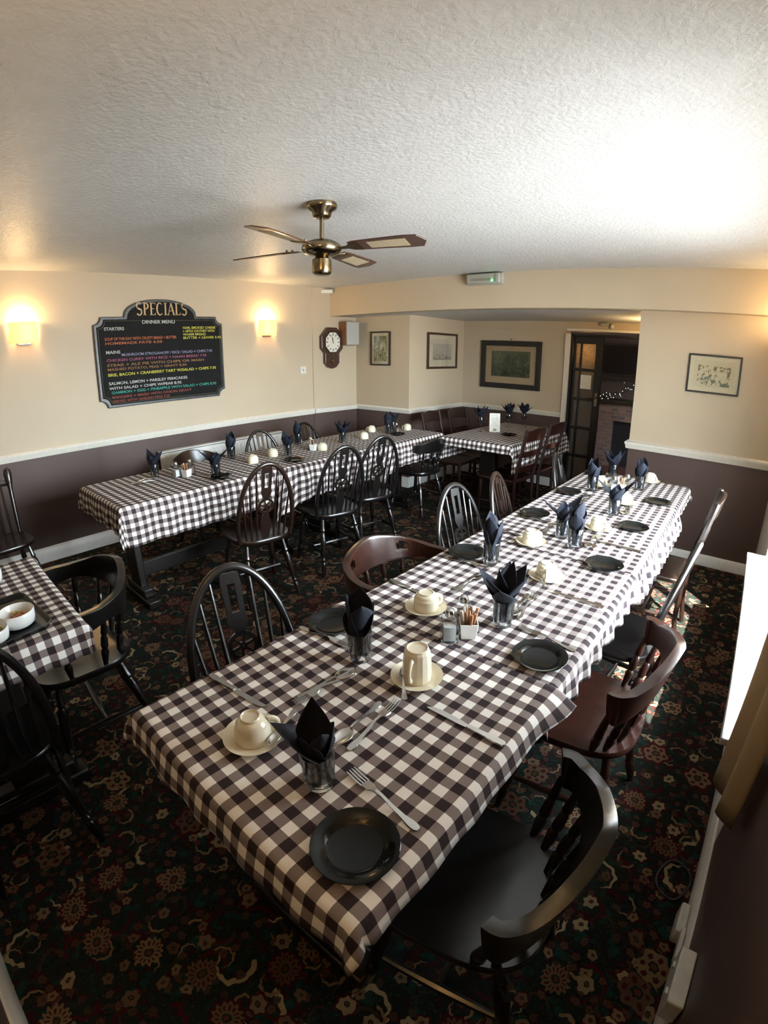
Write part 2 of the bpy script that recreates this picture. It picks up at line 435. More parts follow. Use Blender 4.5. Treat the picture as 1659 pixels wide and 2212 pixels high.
# dado rails and skirting
def rail(name, pts, z, hgt, dep, mat, side=1, prof=None):
    """moulding along a run of wall points"""
    prof = prof or [(0,-.5),(.55,-.5),(.75,-.3),(.75,-.12),(1,.05),(1,.3),(.6,.42),(.45,.5),(0,.5)]
    mb = MB(); P = [Vector((p[0], p[1], 0)) for p in pts]; n = len(prof); vs = []; 
    for i, p in enumerate(P):
        ds = []
        if i > 0: ds.append((P[i]-P[i-1]).normalized())
        if i < len(P)-1: ds.append((P[i+1]-P[i]).normalized())
        nn = sum((Vector((d.y, -d.x, 0))*side for d in ds), Vector())
        nn.normalize(); k = 1/max(.3, nn.dot(Vector((ds[0].y, -ds[0].x, 0))*side))
        for a, b in prof: q = p + nn*(a*dep*k); vs.append((q.x, q.y, z + b*hgt))
    fs = [(i*n+j, i*n+(j+1) % n, (i+1)*n+(j+1) % n, (i+1)*n+j) for i in range(len(P)-1) for j in range(n)]
    fs += [tuple(range(n)), tuple((len(P)-1)*n+j for j in range(n-1, -1, -1))]
    mb.add(vs, fs); o = struct(name, mb, mat, smooth=50); fixn(o); return o
SK = [(0,-.5),(1,-.5),(1,.32),(.6,.42),(.45,.5),(0,.5)]
XLr = lambda y: XL(y)
rail('trim_2', [(XL(Y0), Y0), (XL(3.405), 3.405)], ZD, .062, .03, M_rail)
rail('trim_3', [(XL2+.003, 3.41), (XL2+.063, YA), (XB, YA), (XB, YK), (DX0-.06, YK)], ZD, .055, .026, M_rail)
rail('trim_4', [(XR, YR+.1), (XR, YR), (XW, YR)], ZD, .068, .03, M_rail)
rail('baseboard_left', [(XL(Y0), Y0), (XL(3.405), 3.405)], .062, .124, .018, M_white, prof=SK)
rail('baseboard_recess', [(XL2+.003, 3.41), (XL2+.063, YA), (XB, YA), (XB, YK), (DX0-.06, YK)], .06, .12, .016, M_white, prof=SK)
rail('baseboard_far', [(XR, YR+.1), (XR, YR), (XW, YR)], .046, .092, .018, M_white, prof=SK)
rail('baseboard_right', [(XW, YR), (XW, Y0)], .05, .10, .018, M_white, prof=SK)
rail('baseboard_rear', [(XW, Y0), (XL(Y0), Y0)], .05, .10, .018, M_white, prof=SK)
# shallow picture rail on the back wall
mb = MB(); mb.box((-2.23, YK-.006, 1.86), (1.40, .012, .02)); struct('trim_5', mb, M_wallc)
# door lining
mb = MB()
mb.box((DX0-.03, YK-.005, DH/2), (.06, .05, DH)); mb.box((-1.05, YK-.004, DH+.045), (1.06, .03, .03))
struct('trim_6', mb, M_rail, bevel=.003)
mb = MB(); mb.box((DX0+.012, YK+.07, DH/2), (.024, .15, DH)); mb.box(((DX0+DX1)/2, YK+.07, DH-.012), (DX1-DX0, .15, .024)); mb.box((DX1-.012, YK+.07, DH/2), (.024, .15, DH))
struct('door_1', mb, M_frame_b, bevel=.002)
door = bpy.data.objects['door_1']
lf = MB(); lx0, lx1 = DX0+.03, -1.165; yd = YK+.05
zr = [.05, .43, .76, 1.09, 1.42, 1.755]
lf.box((lx0+.012, yd, .9), (.024, .04, 1.76)); lf.box((lx1-.04, yd, .9), (.08, .04, 1.76)); lf.box((-1.415, yd, .9), (.022, .03, 1.7))
for z in zr: lf.box(((lx0+lx1)/2, yd, z), (lx1-lx0, .034, .03 if .1 < z < 1.7 else .09))
leaf = obj('door_leaf', lf, M_frame_b, door, smooth=0, bevel=.003)
t = NT('ripple_glass', .16, .5); t.base((.30,.26,.21)); t.p.inputs['Transmission Weight'].default_value = .75; v = t.coord()
t.bump(t.noise(t.mapping(v, (1,1,1)), 60, 3, .6, 1.0), .9, .01)
g = MB(); g.box(((lx0+lx1)/2, yd, .9), (lx1-lx0-.02, .008, 1.66)); obj('door_glass', g, t.m, leaf, smooth=0)
nb = MB(); nb.box((-1.335, yd-.02, 1.285), (.125, .003, .155)); tag(obj('paper_notice', nb, M_paper, None, smooth=0), 'white paper notice stuck on the glazed black door', 'notice')
hb = MB(); hb.box((lx1-.035, yd-.026, 1.10), (.03, .012, .15)); hb.tube([(lx1-.035, yd-.03, 1.12), (lx1-.035, yd-.06, 1.12), (lx1-.10, yd-.065, 1.12)], .008)
obj('door_handle', hb, M_brass, leaf)

# ------------------------------------------------------------------ bar room seen beyond the doorway
mb = MB(); mb.box((-1.6, 6.45, -.02), (4, 2.4, .04)); 
M_barfloor = plain('dark_red_patterned_floor', (.05,.014,.009,1), .8, nz=.6, nscale=24)
struct('floor_bar', mb, M_barfloor)
mb = MB(); mb.box((-1.6, 6.3, 2.02), (4, 2.0, .06)); struct('ceiling_bar', mb, M_ceil)
mb = MB(); mb.box((-1.6, 7.36, 1.0), (4, .1, 2.06)); struct('wall_bar', mb, plain('dark_bar_wall', (.05,.032,.024,1), .8))
mb = MB(); mb.box((-2.9, 6.3, 1.0), (.1, 2.0, 2.06)); mb.box((.35, 6.3, 1.0), (.1, 2.0, 2.06)); struct('wall_bar_side', mb, plain('bar_side_wall', (.3,.22,.14,1), .8))
fp = thing('fireplace', 'dark brick fireplace with black firebox in the room beyond the doorway', 'fireplace', (-1.30, 7.1, 0))
mb = MB(); mb.box((-.31, 0, .46), (.34, .4, .92)); mb.box((.55, 0, .46), (.34, .4, .92)); mb.box((.12, 0, .80), (.54, .4, .24))
obj('brick_surround', mb, M_brick, fp, smooth=0)
mb = MB(); mb.box((.12, .06, .34), (.53, .28, .68)); obj('firebox', mb, M_dark, fp, smooth=0)
mb = MB(); mb.box((.12, -.02, .95), (1.5, .46, .06)); obj('mantel_shelf', mb, M_table, fp, smooth=0, bevel=.006)
tv = thing('television', 'black flat television above the brick fireplace beyond the doorway', 'television', (-1.36, 7.22, 1.56))
mb = MB(); mb.box((0, 0, 0), (.80, .06, .47)); obj('casing', mb, M_dark, tv, smooth=0, bevel=.006)
mb = MB(); mb.box((0, -.032, .005), (.76, .004, .42)); obj('screen', mb, plain('black_screen', (.003,.003,.004,1), .5, spec=.2), tv, smooth=0)
mb = MB(); mb.box((0, .0, 0), (1.2, .14, .025)); tag(obj('wall_shelf', mb, M_table, None, smooth=0), 'dark shelf on the wall just under the television', 'shelf').location = (-1.36, 7.22, 1.27)
# tinsel garland with fairy lights
gar = thing('garland', 'dark garland with white fairy lights draped over the fireplace mantel', 'garland', (-1.5, 6.86, 1.0))
rg = random.Random(3); mb = MB(); bulbs = MB()
gpts = []
for i in range(60):
    u = i/59; x = -.55+1.25*u; zz = .03 + .30*abs(2*u-.75)**1.5 * (1 if u > .375 else .5) - (.28 if u < .18 else 0)*(1-u/.18 if u < .18 else 0)
    gpts.append((x, rg.uniform(-.03,.03), zz))
for p in gpts:
    for k in range(9):
        d = Vector((rg.gauss(0,1), rg.gauss(0,1), rg.gauss(0,1))).normalized()*rg.uniform(.03,.07)
        mb.tube([p, Vector(p)+d], [.004,.001], 4)
    for k in range(2):
        if rg.random() < (.6 if (u < .22 or u > .62) else .18):
            c = Vector(p)+Vector((rg.gauss(0,.035), rg.gauss(0,.03)-.02, rg.gauss(0,.06)))
            bulbs.lathe([(0.0005,-.004),(.003,-.002),(.004,0),(.003,.002),(.0005,.004)], 6, c=c)
obj('tinsel', mb, M_dark, gar, smooth=0); o = obj('fairy_lights', bulbs, emit('fairy_light', (1,.93,.85), 5.0), gar); o['kind'] = 'stuff'; o['label'] = 'scattered white fairy light bulbs'

# ------------------------------------------------------------------ furniture
def hoop_pt(a, w, zs, ht, x0=-.15, lean=.12):
    y = w*math.cos(a); h = ht*(math.sin(a)+math.sin(R(20)))/(1+math.sin(R(20)))
    return Vector((x0 - lean*h/.49, y, zs+h))
LEG = [(0,.011),(.05,.013),(.16,.017),(.22,.019),(.25,.013),(.28,.019),(.31,.013),(.36,.017),(.6,.020),(.72,.017),(.75,.012),(.78,.018),(.82,.014),(1,.012)]
def seat_mb(front, rear, depth, z, th, round_=.5, x0=0):
    mb = MB(); n = 40; prof = [(.93,-th),(1,-th*.55),(1,-th*.2),(.985,0),(.9,-.004),(.55,-.010),(0.001,-.011)]
    vs = []; 
    for k, dz in prof:
        for i in range(n):
            a = 2*PI*i/n; c, s_ = math.cos(a), math.sin(a)
            e = .62
            px = math.copysign(abs(c)**e, c); py = math.copysign(abs(s_)**e, s_)
            w = (front*(px+1)/2 + rear*(1-px)/2)/2
            vs.append((x0+px*depth/2*k, py*w*k, z+dz))
    fs = [(i*n+j, i*n+(j+1) % n, (i+1)*n+(j+1) % n, (i+1)*n+j) for i in range(len(prof)-1) for j in range(n)]
    fs.append(tuple(range(n-1, -1, -1))); fs.append(tuple((len(prof)-1)*n+j for j in range(n)))
    return mb.add(vs, fs)
def legs_and_rails(t, m, fr, rr, zt, prof=LEG, xb=0.03):
    """fr/rr = (x_top, y_top, x_foot, y_foot) of front and rear legs"""
    mid = {}
    for nm, L in (('f', fr), ('r', rr)):
        for s in (-1, 1):
            a = Vector((L[0], L[1]*s, zt)); b = Vector((L[2], L[3]*s, 0))
            obj('leg', MB().turned(b, a, prof), m, t); mid[nm, s] = b.lerp(a, .40)
    ST = [(0,.008),(.15,.010),(.5,.014),(.85,.010),(1,.008)]
    for s in (-1, 1): obj('stretcher', MB().turned(mid['f', s], mid['r', s], ST, 8), m, t)
    obj('stretcher', MB().turned(mid['f', -1].lerp(mid['r', -1], .5), mid['f', 1].lerp(mid['r', 1], .5), ST, 8), m, t)
def wheelback(m, label, w=.18, ht=.495):
    t = thing('wheelback_chair', label, 'chair')
    zs = .44
    obj('seat', seat_mb(.42, .37, .40, zs, .034), m, t, smooth=50)
    hp = [hoop_pt(R(a), w, zs-.012, ht) for a in range(-20, 201, 5)]
    mb = MB(); mb.tube(hp, .0125, 10, flat=1.15); obj('hoop', mb, m, t, smooth=60)
    def hoop_at(yt):
        a = math.acos(max(-1, min(1, yt/w))); return hoop_pt(a, w, zs-.012, ht)
    for y in (-.125, -.09, -.055, .055, .09, .125):
        top = hoop_at(y*1.22); bot = Vector((-.15, y, zs-.01))
        obj('spindle', MB().turned(bot, top, [(0,.006),(.25,.0085),(.6,.007),(1,.005)], 8), m, t)
    # pierced wheel splat lying in the leaning plane of the back
    H = ht-.02
    ang = math.atan2(.12, .49)
    Mx = Matrix.Translation((-.15, 0, zs-.008)) @ Matrix.Rotation(-ang, 4, 'Y') @ Matrix(((0,0,1,0),(1,0,0,0),(0,1,0,0),(0,0,0,1)))
    L = H/math.cos(ang); sp = MB(); th = .005
    c = L*.47; r = .052
    def strip(pts): sp.prism(pts, -th, th, Mx)
    strip([(-.02,0),(.02,0),(.03,.06),(.036,.10),(.018,c-r+.006),(-.018,c-r+.006),(-.036,.10),(-.03,.06)])
    sp.annulus(r-.014, r, -th, th, 28, Mx, (0, c))
    sp.annulus(0.002, .014, -th*1.3, th*1.3, 14, Mx, (0, c))
    for k in range(6):
        a = k*PI/3+.26; d = Vector((math.cos(a), math.sin(a))); q = Vector((-d.y, d.x))*.0042; p0 = Vector((0, c))+d*.012; p1 = Vector((0, c))+d*(r-.008)
        strip([tuple(p0-q), tuple(p1-q), tuple(p1+q), tuple(p0+q)])
    b0 = c+r-.006
    strip([(-.016,b0),(.016,b0),(.034,b0+.045),(.030,b0+.075),(-.030,b0+.075),(-.034,b0+.045)])
    strip([(-.030,b0+.075),(-.013,b0+.075),(-.013,L-.04),(-.034,L-.04)]); strip([(.013,b0+.075),(.030,b0+.075),(.034,L-.04),(.013,L-.04)])
    strip([(-.034,L-.04),(.034,L-.04),(.030,L-.002),(-.030,L-.002)])
    obj('wheel_splat', sp, m, t, smooth=30)
    legs_and_rails(t, m, (.12, .14, .19, .185), (-.13, .12, -.215, .175), zs-.03)
    return t
def captain(m, label, cutout=False, w=.245, zt=.725, shallow=False):
    t = thing('captain_chair', label, 'chair')
    zs = .435
    obj('seat', seat_mb(.44, .40, .42, zs, .038, x0=.01), m, t, smooth=50)
    # sweeping arm and back band
    N, K = 56, 10
    def path(u):      # u -1..1 from one arm end round the back to the other
        a = u*PI/2*1.0
        s = abs(u)
        if shallow:
            return -.215 + .112*(1-math.cos(u*PI/2))**.9, w*math.sin(u*PI/2)*(1-.05*max(0, s-.8)/.2)
        x = -.215*math.cos(u*PI/2)*1.0 + .13*max(0, (s-.45)/.55)**1.2
        y = w*math.copysign(math.sin(min(1, s*1.25)*PI/2), u)*(1 - .06*max(0, s-.75)/.25)
        return x, y
    def top(u): s = abs(u); return zt + .035*math.exp(-(s/.32)**2*1.2) - .028*max(0, min(1, (s-.35)/.3)) + .0*s
    def height(u):
        s = abs(u)
        if shallow: return .080 + .025*math.exp(-(s/.4)**2) + .02*math.exp(-((s-.82)/.12)**2) - .07*max(0, (s-.9)/.1)**2
        return .085 + .045*math.exp(-(s/.35)**2) - .025*math.exp(-((s-.62)/.14)**2) - .06*max(0, (s-.93)/.07)**2
    mb = MB(); P = []
    for i in range(N+1):
        u = -1+2*i/N; x, y = path(u); zt_ = top(u); h = height(u); lean = .05
        for j in range(K+1):
            v = j/K; z = zt_-h*v
            d = Vector((x, y)); d = d.normalized() if d.length > 0 else d
            back = max(0, 1-abs(u)*1.3)
            P.append((x - back*lean*(1-v)*.6, y, z))
    mb.v = P
    for i in range(N):
        u = -1+2*(i+.5)/N
        for j in range(K):
            v = (j+.5)/K
            if cutout and ((abs(u)-.36)/.085)**2 + ((v-.42)/.22)**2 < 1: continue
            mb.f.append((i*(K+1)+j, (i+1)*(K+1)+j, (i+1)*(K+1)+j+1, i*(K+1)+j+1))
    o = obj('arm_rail', mb, m, t, smooth=60, solid=.030, bevel=0)
    b = o.modifiers.new('bevel', 'BEVEL'); b.width = .007; b.segments = 3; b.limit_method = 'ANGLE'; b.angle_limit = R(45)
    SPN = [(0,.008),(.1,.011),(.3,.016),(.36,.010),(.42,.015),(.6,.013),(.64,.009),(.68,.013),(.9,.010),(1,.009)]
    for u in (-.92, -.62, -.34, -.11, .11, .34, .62, .92):
        x, y = path(u); zt_ = top(u)-height(u)+.01
        xb = x*.80+.01; yb = y*.78
        obj('spindle', MB().turned((xb, yb, zs-.012), (x, y, zt_), SPN, 10), m, t)
    legs_and_rails(t, m, (.13, .15, .19, .20), (-.12, .13, -.205, .19), zs-.032)
    return t
def slatback(m, label, ht=.94, slats=2):
    t = thing('slat_back_chair', label, 'chair'); zs = .45
    mb = MB(); mb.prism([(-.19,-.18),(.20,-.205),(.20,.205),(-.19,.18)], zs-.03, zs); obj('seat', mb, m, t, bevel=.008)
    lean = lambda z: -.185 - .10*max(0, (z-zs)/(ht-zs))
    for s in (-1, 1):
        mb = MB(); mb.tube([(-.22, s*.175, 0), (-.19, s*.17, .2), (-.185, s*.17, zs), (lean(.7), s*.172, .7), (lean(ht), s*.175, ht)], .016, 6); obj('back_post', mb, m, t)
        mb = MB(); mb.turned((.19, s*.18, 0), (.175, s*.175, zs-.02), [(0,.013),(.4,.017),(.5,.014),(.55,.019),(.8,.018),(1,.016)]); obj('leg', mb, m, t)
        mb = MB(); mb.tube([(.18, s*.178, .2), (-.19, s*.172, .2)], .010, 6); obj('stretcher', mb, m, t)
    mb = MB(); mb.tube([(0, -.175, .2), (0, .175, .2)], .010, 6); obj('stretcher', mb, m, t)
    # shaped top rail
    n = 16; mb = MB(); vs = []
    for i in range(n+1):
        y = -.185+.37*i/n; c = math.cos(y/.185*PI/2); zt = ht-.015+.03*c; zb = ht-.115+.01*c
        bx = .025*c
        for z in (zt, zb):
            vs.append((lean(z)-bx-.009, y, z)); vs.append((lean(z)-bx+.009, y, z))
    fs = []
    for i in range(n):
        a, b = 4*i, 4*i+4
        fs += [(a,a+1,b+1,b),(a+1,a+3,b+3,b+1),(a+3,a+2,b+2,b+3),(a+2,a,b,b+2)]
    fs += [(0,2,3,1),(4*n,4*n+1,4*n+3,4*n+2)]
    mb.add(vs, fs); obj('top_rail', mb, m, t, bevel=.004)
    for k in range(slats):
        z = zs+.11+k*(ht-.12-zs-.08)/slats*1.0
        mb = MB(); vs = []
        for i in range(9):
            y = -.17+.34*i/8; bx = .02*math.cos(y/.17*PI/2)
            for zz in (z-.028, z+.028): vs += [(lean(zz)-bx-.007, y, zz), (lean(zz)-bx+.007, y, zz)]
        fs = []
        for i in range(8):
            a, b = 4*i, 4*i+4; fs += [(a,b,b+1,a+1),(a+1,b+1,b+3,a+3),(a+3,b+3,b+2,a+2),(a+2,b+2,b,a)]
        mb.add(vs, fs); obj('slat', mb, m, t)
    return t
def thumbback(m, label):
    t = thing('spindle_back_chair', label, 'chair'); zs = .44
    obj('seat', seat_mb(.40, .36, .38, zs, .034), m, t, smooth=50)
    for s in (-1, 1):
        mb = MB(); mb.turned((-.15, s*.155, zs-.02), (-.255, s*.18, .93), [(0,.012),(.2,.016),(.5,.015),(.7,.017),(.78,.024),(.9,.030),(.97,.024),(1,.006)], 12); obj('back_post', mb, m, t)
    for y in (-.10, -.05, 0, .05, .10):
        obj('spindle', MB().turned((-.15, y, zs-.02), (-.235, y*1.1, .80), [(0,.007),(.4,.010),(1,.007)], 8), m, t)
    mb = MB(); mb.tube([(-.24, -.17, .81), (-.255, -.08, .815), (-.258, 0, .817), (-.255, .08, .815), (-.24, .17, .81)], .022, 8, flat=.5, up=(0,0,1)); obj('top_rail', mb, m, t)
    legs_and_rails(t, m, (.12, .13, .19, .185), (-.12, .12, -.20, .175), zs-.03)
    return t
# --- tables
def trestle_table(label, x0, x1, y0, y1, z=.742, ins=.16, axis='y'):
    cx, cy = (x0+x1)/2, (y0+y1)/2
    t = thing('trestle_table', label, 'table', (cx, cy, 0))
    hx, hy = (x1-x0)/2, (y1-y0)/2
    mb = MB(); mb.box((0, 0, z-.014), (2*hx, 2*hy, .028)); obj('table_top', mb, M_table, t, bevel=.004)
    L, W_ = (hy, hx) if axis == 'y' else (hx, hy)
    for s in (-1, 1):
        mb = MB()
        def P(a, b, c, da, db, dc): mb.box((b, a, c) if axis == 'y' else (a, b, c), (db, da, dc) if axis == 'y' else (da, db, dc))
        a = s*(L-ins)
        P(a, 0, .03, .09, W_*1.25, .05); P(a, 0, .37, .05, .16, .66); P(a, 0, .70, .08, W_*1.3, .05)
        P(a, 0, .085, .07, .30, .06)
        obj('trestle_leg', mb, M_table, t, bevel=.008)
    mb = MB(); d = (.03, 2*(L-ins), .10)
    mb.box((0, 0, .20), d if axis == 'y' else (d[1], d[0], d[2])); obj('stretcher', mb, M_table, t, bevel=.004)
    return t
def cloth(label, table, flat, z=.745, lat=0.0, org=(0,0), seed=1, wave=.012, lam=.11, crease=(), res=.0125, group='gingham tablecloths', rnd=.014, gap=.006, flare=.5, tip=0, kick=0):
    """table = (x0,x1,y0,y1) edges the cloth folds over; flat = extents of the cloth when laid out"""
    tx0, tx1, ty0, ty1 = table; fx0, fx1, fy0, fy1 = flat
    nu = max(2, int(round((fx1-fx0)/res))); nv = max(2, int(round((fy1-fy0)/res)))
    mb = MB(); mb.uv = []; sd = seed*13.7
    def fold(e):    # excess length -> (out, down)
        q = rnd*PI/2
        if e <= 0: return 0, 0
        if e < q: return rnd*math.sin(e/rnd), rnd*(1-math.cos(e/rnd))
        return rnd+gap*min(1, (e-q)/.05), rnd+(e-q)
    ca, sa = math.cos(R(lat)), math.sin(R(lat))
    for i in range(nu+1):
        for j in range(nv+1):
            px = fx0+(fx1-fx0)*i/nu; py = fy0+(fy1-fy0)*j/nv
            ex = px-tx1 if px > tx1 else (px-tx0 if px < tx0 else 0); ey = py-ty1 if py > ty1 else (py-ty0 if py < ty0 else 0)
            bx = min(max(px, tx0), tx1); by = min(max(py, ty0), ty1); zz = z
            sx, sy = (1 if ex > 0 else -1), (1 if ey > 0 else -1); ax, ay = abs(ex), abs(ey)
            if ax and ay:
                d = math.hypot(ax, ay); a = math.atan2(ay, ax)
                o, dn = fold(d); k = math.sin(2*a)
                out = o + d*flare*k*.55
                bx += sx*out*math.cos(a); by += sy*out*math.sin(a); zz -= dn*(1-.22*k)
            elif ax or ay:
                e = ax or ay; o, dn = fold(e); along = py if ax else px
                h = min(1, max(0, e-rnd)/.10)
                w = wave*h*(1.15+math.sin(along*2*PI/lam + 2.2*noise.noise((along*4, sd, 0)) + sd) )*.8
                if tip and ax:
                    q = math.exp(-((py-fy0)/.13)**2); by -= tip*e*q; w += .42*e*q*abs(math.cos((py-fy0)*20)); dn *= 1+.36*q
                if kick and ax:
                    q = math.exp(-((fy1-py)/.10)**2); w += kick*e*q + .012*h; dn *= 1-.35*q
                if ax: bx += sx*(o+w)
                else: by += sy*(o+w)
                zz -= dn
            else:
                zz += .0009*noise.noise((px*9, py*9, sd)) + .0005*noise.noise((px*23, py*23, sd+5))
                for (cxy, pos, hgt) in crease:
                    c = px if cxy == 'x' else py
                    zz += hgt*math.exp(-((c-pos)/.007)**2)
                zz += .0014
            mb.v.append((bx, by, zz))
            qx, qy = px-org[0], py-org[1]
            mb.uv.append((qx*ca+qy*sa+50, -qx*sa+qy*ca+50))
    for i in range(nu):
        for j in range(nv):
            a = i*(nv+1)+j; mb.f.append((a, a+nv+1, a+nv+2, a+1))
    o = obj('tablecloth', mb, M_ging, None, smooth=80)
    m = o.modifiers.new('thickness', 'SOLIDIFY'); m.thickness = .0012; m.offset = 1
    return tag(o, label, 'tablecloth', group)
TX0, TX1 = -.612, .105
trestle_table('dark wooden trestle table under the long checked tables, the end nearest the camera', TX0, TX1, 0, 1.58)
trestle_table('dark wooden trestle table under the long checked tables, the end by the brown wall', TX0, TX1, 1.60, 3.18)
ORG = (.0125, .0125)
cloth('brown and cream checked tablecloth with hanging corners, nearest the camera', (TX0, TX1, 0, 9), (-.665, .162, -.088, .735), z=.749, lat=-1.805, org=(-.0125+.0, -.0125), seed=1, wave=.006, crease=(('x', -.43, .004), ('y', .40, .002)), lam=.16, gap=.012, kick=.75)
cloth('brown and white checked tablecloth second from the camera on the long table', (TX0, TX1, -9, 9), (-.66, .205, .64, 1.60), z=.7455, lat=-.6, org=(.01, 0), seed=2, wave=.014, crease=(('y', 1.12, .002), ('x', -.2, .0015)))
cloth('brown and white checked tablecloth with scalloped hem, third along the long table', (TX0, TX1, -9, 9), (-.66, .245, 1.55, 2.66), z=.7473, lat=.8, org=(.02, .01), seed=3, wave=.022, lam=.085, crease=(('y', 1.93, .003), ('y', 2.3, .002)))
cloth('brown and white checked tablecloth at the far end of the long table by the wall', (TX0, TX1, -9, 3.18), (-.66, .19, 2.58, 3.28), z=.7493, lat=.5, org=(0, .02), seed=4, wave=.006)
LX0, LX1 = -3.02, -2.305
trestle_table('dark trestle table of the row along the radiator wall, nearest the camera', LX0, LX1, .615, 2.12, ins=.15)
trestle_table('dark trestle table of the row along the radiator wall, under the clock', LX0, LX1, 2.14, 3.74, ins=.3)
cloth('checked tablecloth hanging low over the near end of the row by the radiator', (LX0, LX1, .615, 9), (-3.12, -2.065, .45, 1.80), z=.7475, lat=.4, org=(0, .01), seed=5, wave=.010, lam=.2, res=.015, flare=.4)
cloth('checked tablecloth with a folded drooping corner, middle of the row by the radiator', (LX0, LX1, -9, 9), (-3.1, -2.05, 1.74, 2.86), z=.7455, lat=-.5, org=(.01, 0), seed=6, wave=.02, lam=.13, res=.015, tip=.6)
cloth('checked tablecloth on the last table of the row, below the clock and speaker', (LX0, LX1, -9, 3.74), (-3.1, -2.08, 2.80, 3.93), z=.7485, lat=1, org=(.02, 0), seed=7, wave=.012, res=.015, tip=.3)
AX0, AX1, AY0, AY1 = -2.20, -1.47, 3.60, 4.93
trestle_table('dark table in the alcove below the big framed picture', AX0, AX1, AY0, AY1, ins=.28)
cloth('checked tablecloth draped over the alcove table with the menu card', (AX0, AX1, AY0, AY1), (AX0-.24, AX1+.27, AY0-.085, AY1+.1), z=.7465, lat=0, org=(.01, .01), seed=8, wave=.008, res=.015, flare=.6)
SX0, SX1, SY0, SY1 = -1.93, -1.165, -.56, .045
trestle_table('small dark table at the left edge carrying the white bowls', SX0, SX1, SY0, SY1, ins=.2, axis='x')
cloth('blue-tinged checked tablecloth under the white bowls at the left edge', (SX0, SX1, -9, SY1), (SX0-.05, SX1+.115, SY0, SY1+.035), z=.7465, lat=1, org=(0, .01), seed=9, wave=.006)
# --- chairs
WB = wheelback(M_black, 'black wheelback chair in front of the long table, nearest on its left side')
WB.location = (-.625, .385, 0); WB.rotation_euler = (0, 0, R(-16)); WB.scale = (1, 1, .965)
for lab, x, y, a, sz in [
    ('black wheelback chair, second along the left side of the long table', -.600, 1.715, -6, 0.965),
    ('black wheelback chair by the doorway at the far left end of the long table', -.475, 2.86, 10, 0.98),
    ('black wheelback chair back-on at the middle of the row by the radiator', -2.135, 2.05, 165, 1),
    ('black wheelback chair back-on at the row by the radiator, next to the captain chair', -2.19, 2.50, 164, 1),
    ('black wheelback chair against the wall in front of the white radiator', -2.96, 2.19, -8, .945),
    ('black wheelback chair against the wall beyond the radiator, beneath the light switch', -2.95, 2.74, 0, .95),
    ('black wheelback silhouette cut off by the left edge of the photo, at the small table', -1.23, -.325, 178, 1),
    ('glossy black wheelback chair seen edge-on between the long table and the window', .055, 1.66, 176, 0.97)]:
    dup(WB, lab, (x, y, 0), a, scale=(1, 1, sz))
WN = wheelback(M_brown, 'brown wheelback chair back-on, nearest at the row by the radiator'); WN.location = (-2.135, 1.40, 0); WN.rotation_euler = (0, 0, R(168))
dup(WN, 'brown wheelback chair turned nearly side-on, third along the left of the long table', (-.535, 2.115, 0), 12, scale=(1, 1, .975))
CB = captain(M_black, 'black captain chair with curved arm rail, nearest the camera on the right', shallow=True); CB.location = (.128, .358, 0); CB.rotation_euler = (0, 0, R(187)); CB.scale = (1, .94, 1)
CD = captain(M_black, 'dark captain chair pushed up to the small table with the bowls'); CD.location = (-1.59, .085, 0); CD.rotation_euler = (0, 0, R(-94)); CD.scale = (1, 1.1, 1)
dup(CD, 'black captain chair back-on at the end of the row below the clock', (-2.39, 3.47, 0), 178, scale=(1, .95, .98))
CM = captain(M_mahog, 'red-brown captain chair on the window side, second from the camera', zt=.73, shallow=True); CM.location = (.122, 1.095, 0); CM.rotation_euler = (0, 0, R(181))
CC = captain(M_mahog, 'red-brown captain chair with holes pierced in its back rail, left of the long table', cutout=True); CC.location = (-.70, 1.175, 0); CC.rotation_euler = (0, 0, R(-4))
CW = captain(M_brown, 'brown captain chair against the wall in front of the near end of the radiator', zt=.735); CW.location = (-3.20, 1.64, 0); CW.rotation_euler = (0, 0, R(2))
SB = slatback(M_brown, 'dark slat back chair by the brown wall at the far window side'); SB.location = (.055, 2.55, 0); SB.scale = (1, 1, .94); SB.rotation_euler = (0, 0, R(181))
SR = slatback(M_red, 'dark red slat back chair at the front right corner of the alcove table'); SR.location = (-1.585, 3.80, 0); SR.scale = (1, 1, .96); SR.rotation_euler = (0, 0, R(176))
dup(SR, 'dark red slat back chair at the alcove table, nearest the door', (-1.585, 4.32, 0), 178, scale=(1, 1, .96))
dup(SR, 'dark red slat back chair between the alcove table and side wall, nearer the corner post', (-2.36, 4.05, 0), 4)
dup(SR, 'dark red slat back chair between the alcove table and side wall, deeper in the corner', (-2.33, 4.50, 0), -3)
TB = thumbback(M_brown, 'dark spindle back chair against the brown wall at the left edge'); TB.location = (-3.38, .09, 0); TB.rotation_euler = (0, 0, R(5)); TB.scale = (1, 1, .93)
# ------------------------------------------------------------------ tableware
ZT = .7495
def zt(x, y):
    if x > -.75: return .7518 if y < .735 else (.7482 if y < 1.55 else (.7500 if y < 2.58 else .7520))
    if y > 3.58 and x > -2.4: return .7490
    if y < .3: return .7490
    return .7500 if y < 1.75 else (.7482 if y < 2.82 else .7512)
def mk_plate(label):
    prof = [(.0005,.004),(.046,.004),(.052,.006),(.056,.011),(.074,.0155),(.0775,.0165),(.0785,.0155),(.077,.0135),(.058,.008),(.05,.0005),(.0005,.0005)]
    o = obj('side_plate', MB().lathe(prof, 48), M_plate, smooth=40); return tag(o, label, 'plate', 'black side plates')
def mk_saucer(label):
    prof = [(.0005,.004),(.022,.004),(.026,.0055),(.03,.004),(.05,.009),(.066,.0155),(.0675,.016),(.066,.0135),(.045,.005),(.03,.0005),(.0005,.0005)]
    o = obj('saucer', MB().lathe(prof, 48), M_cream, smooth=50); return tag(o, label, 'saucer', 'cream saucers')
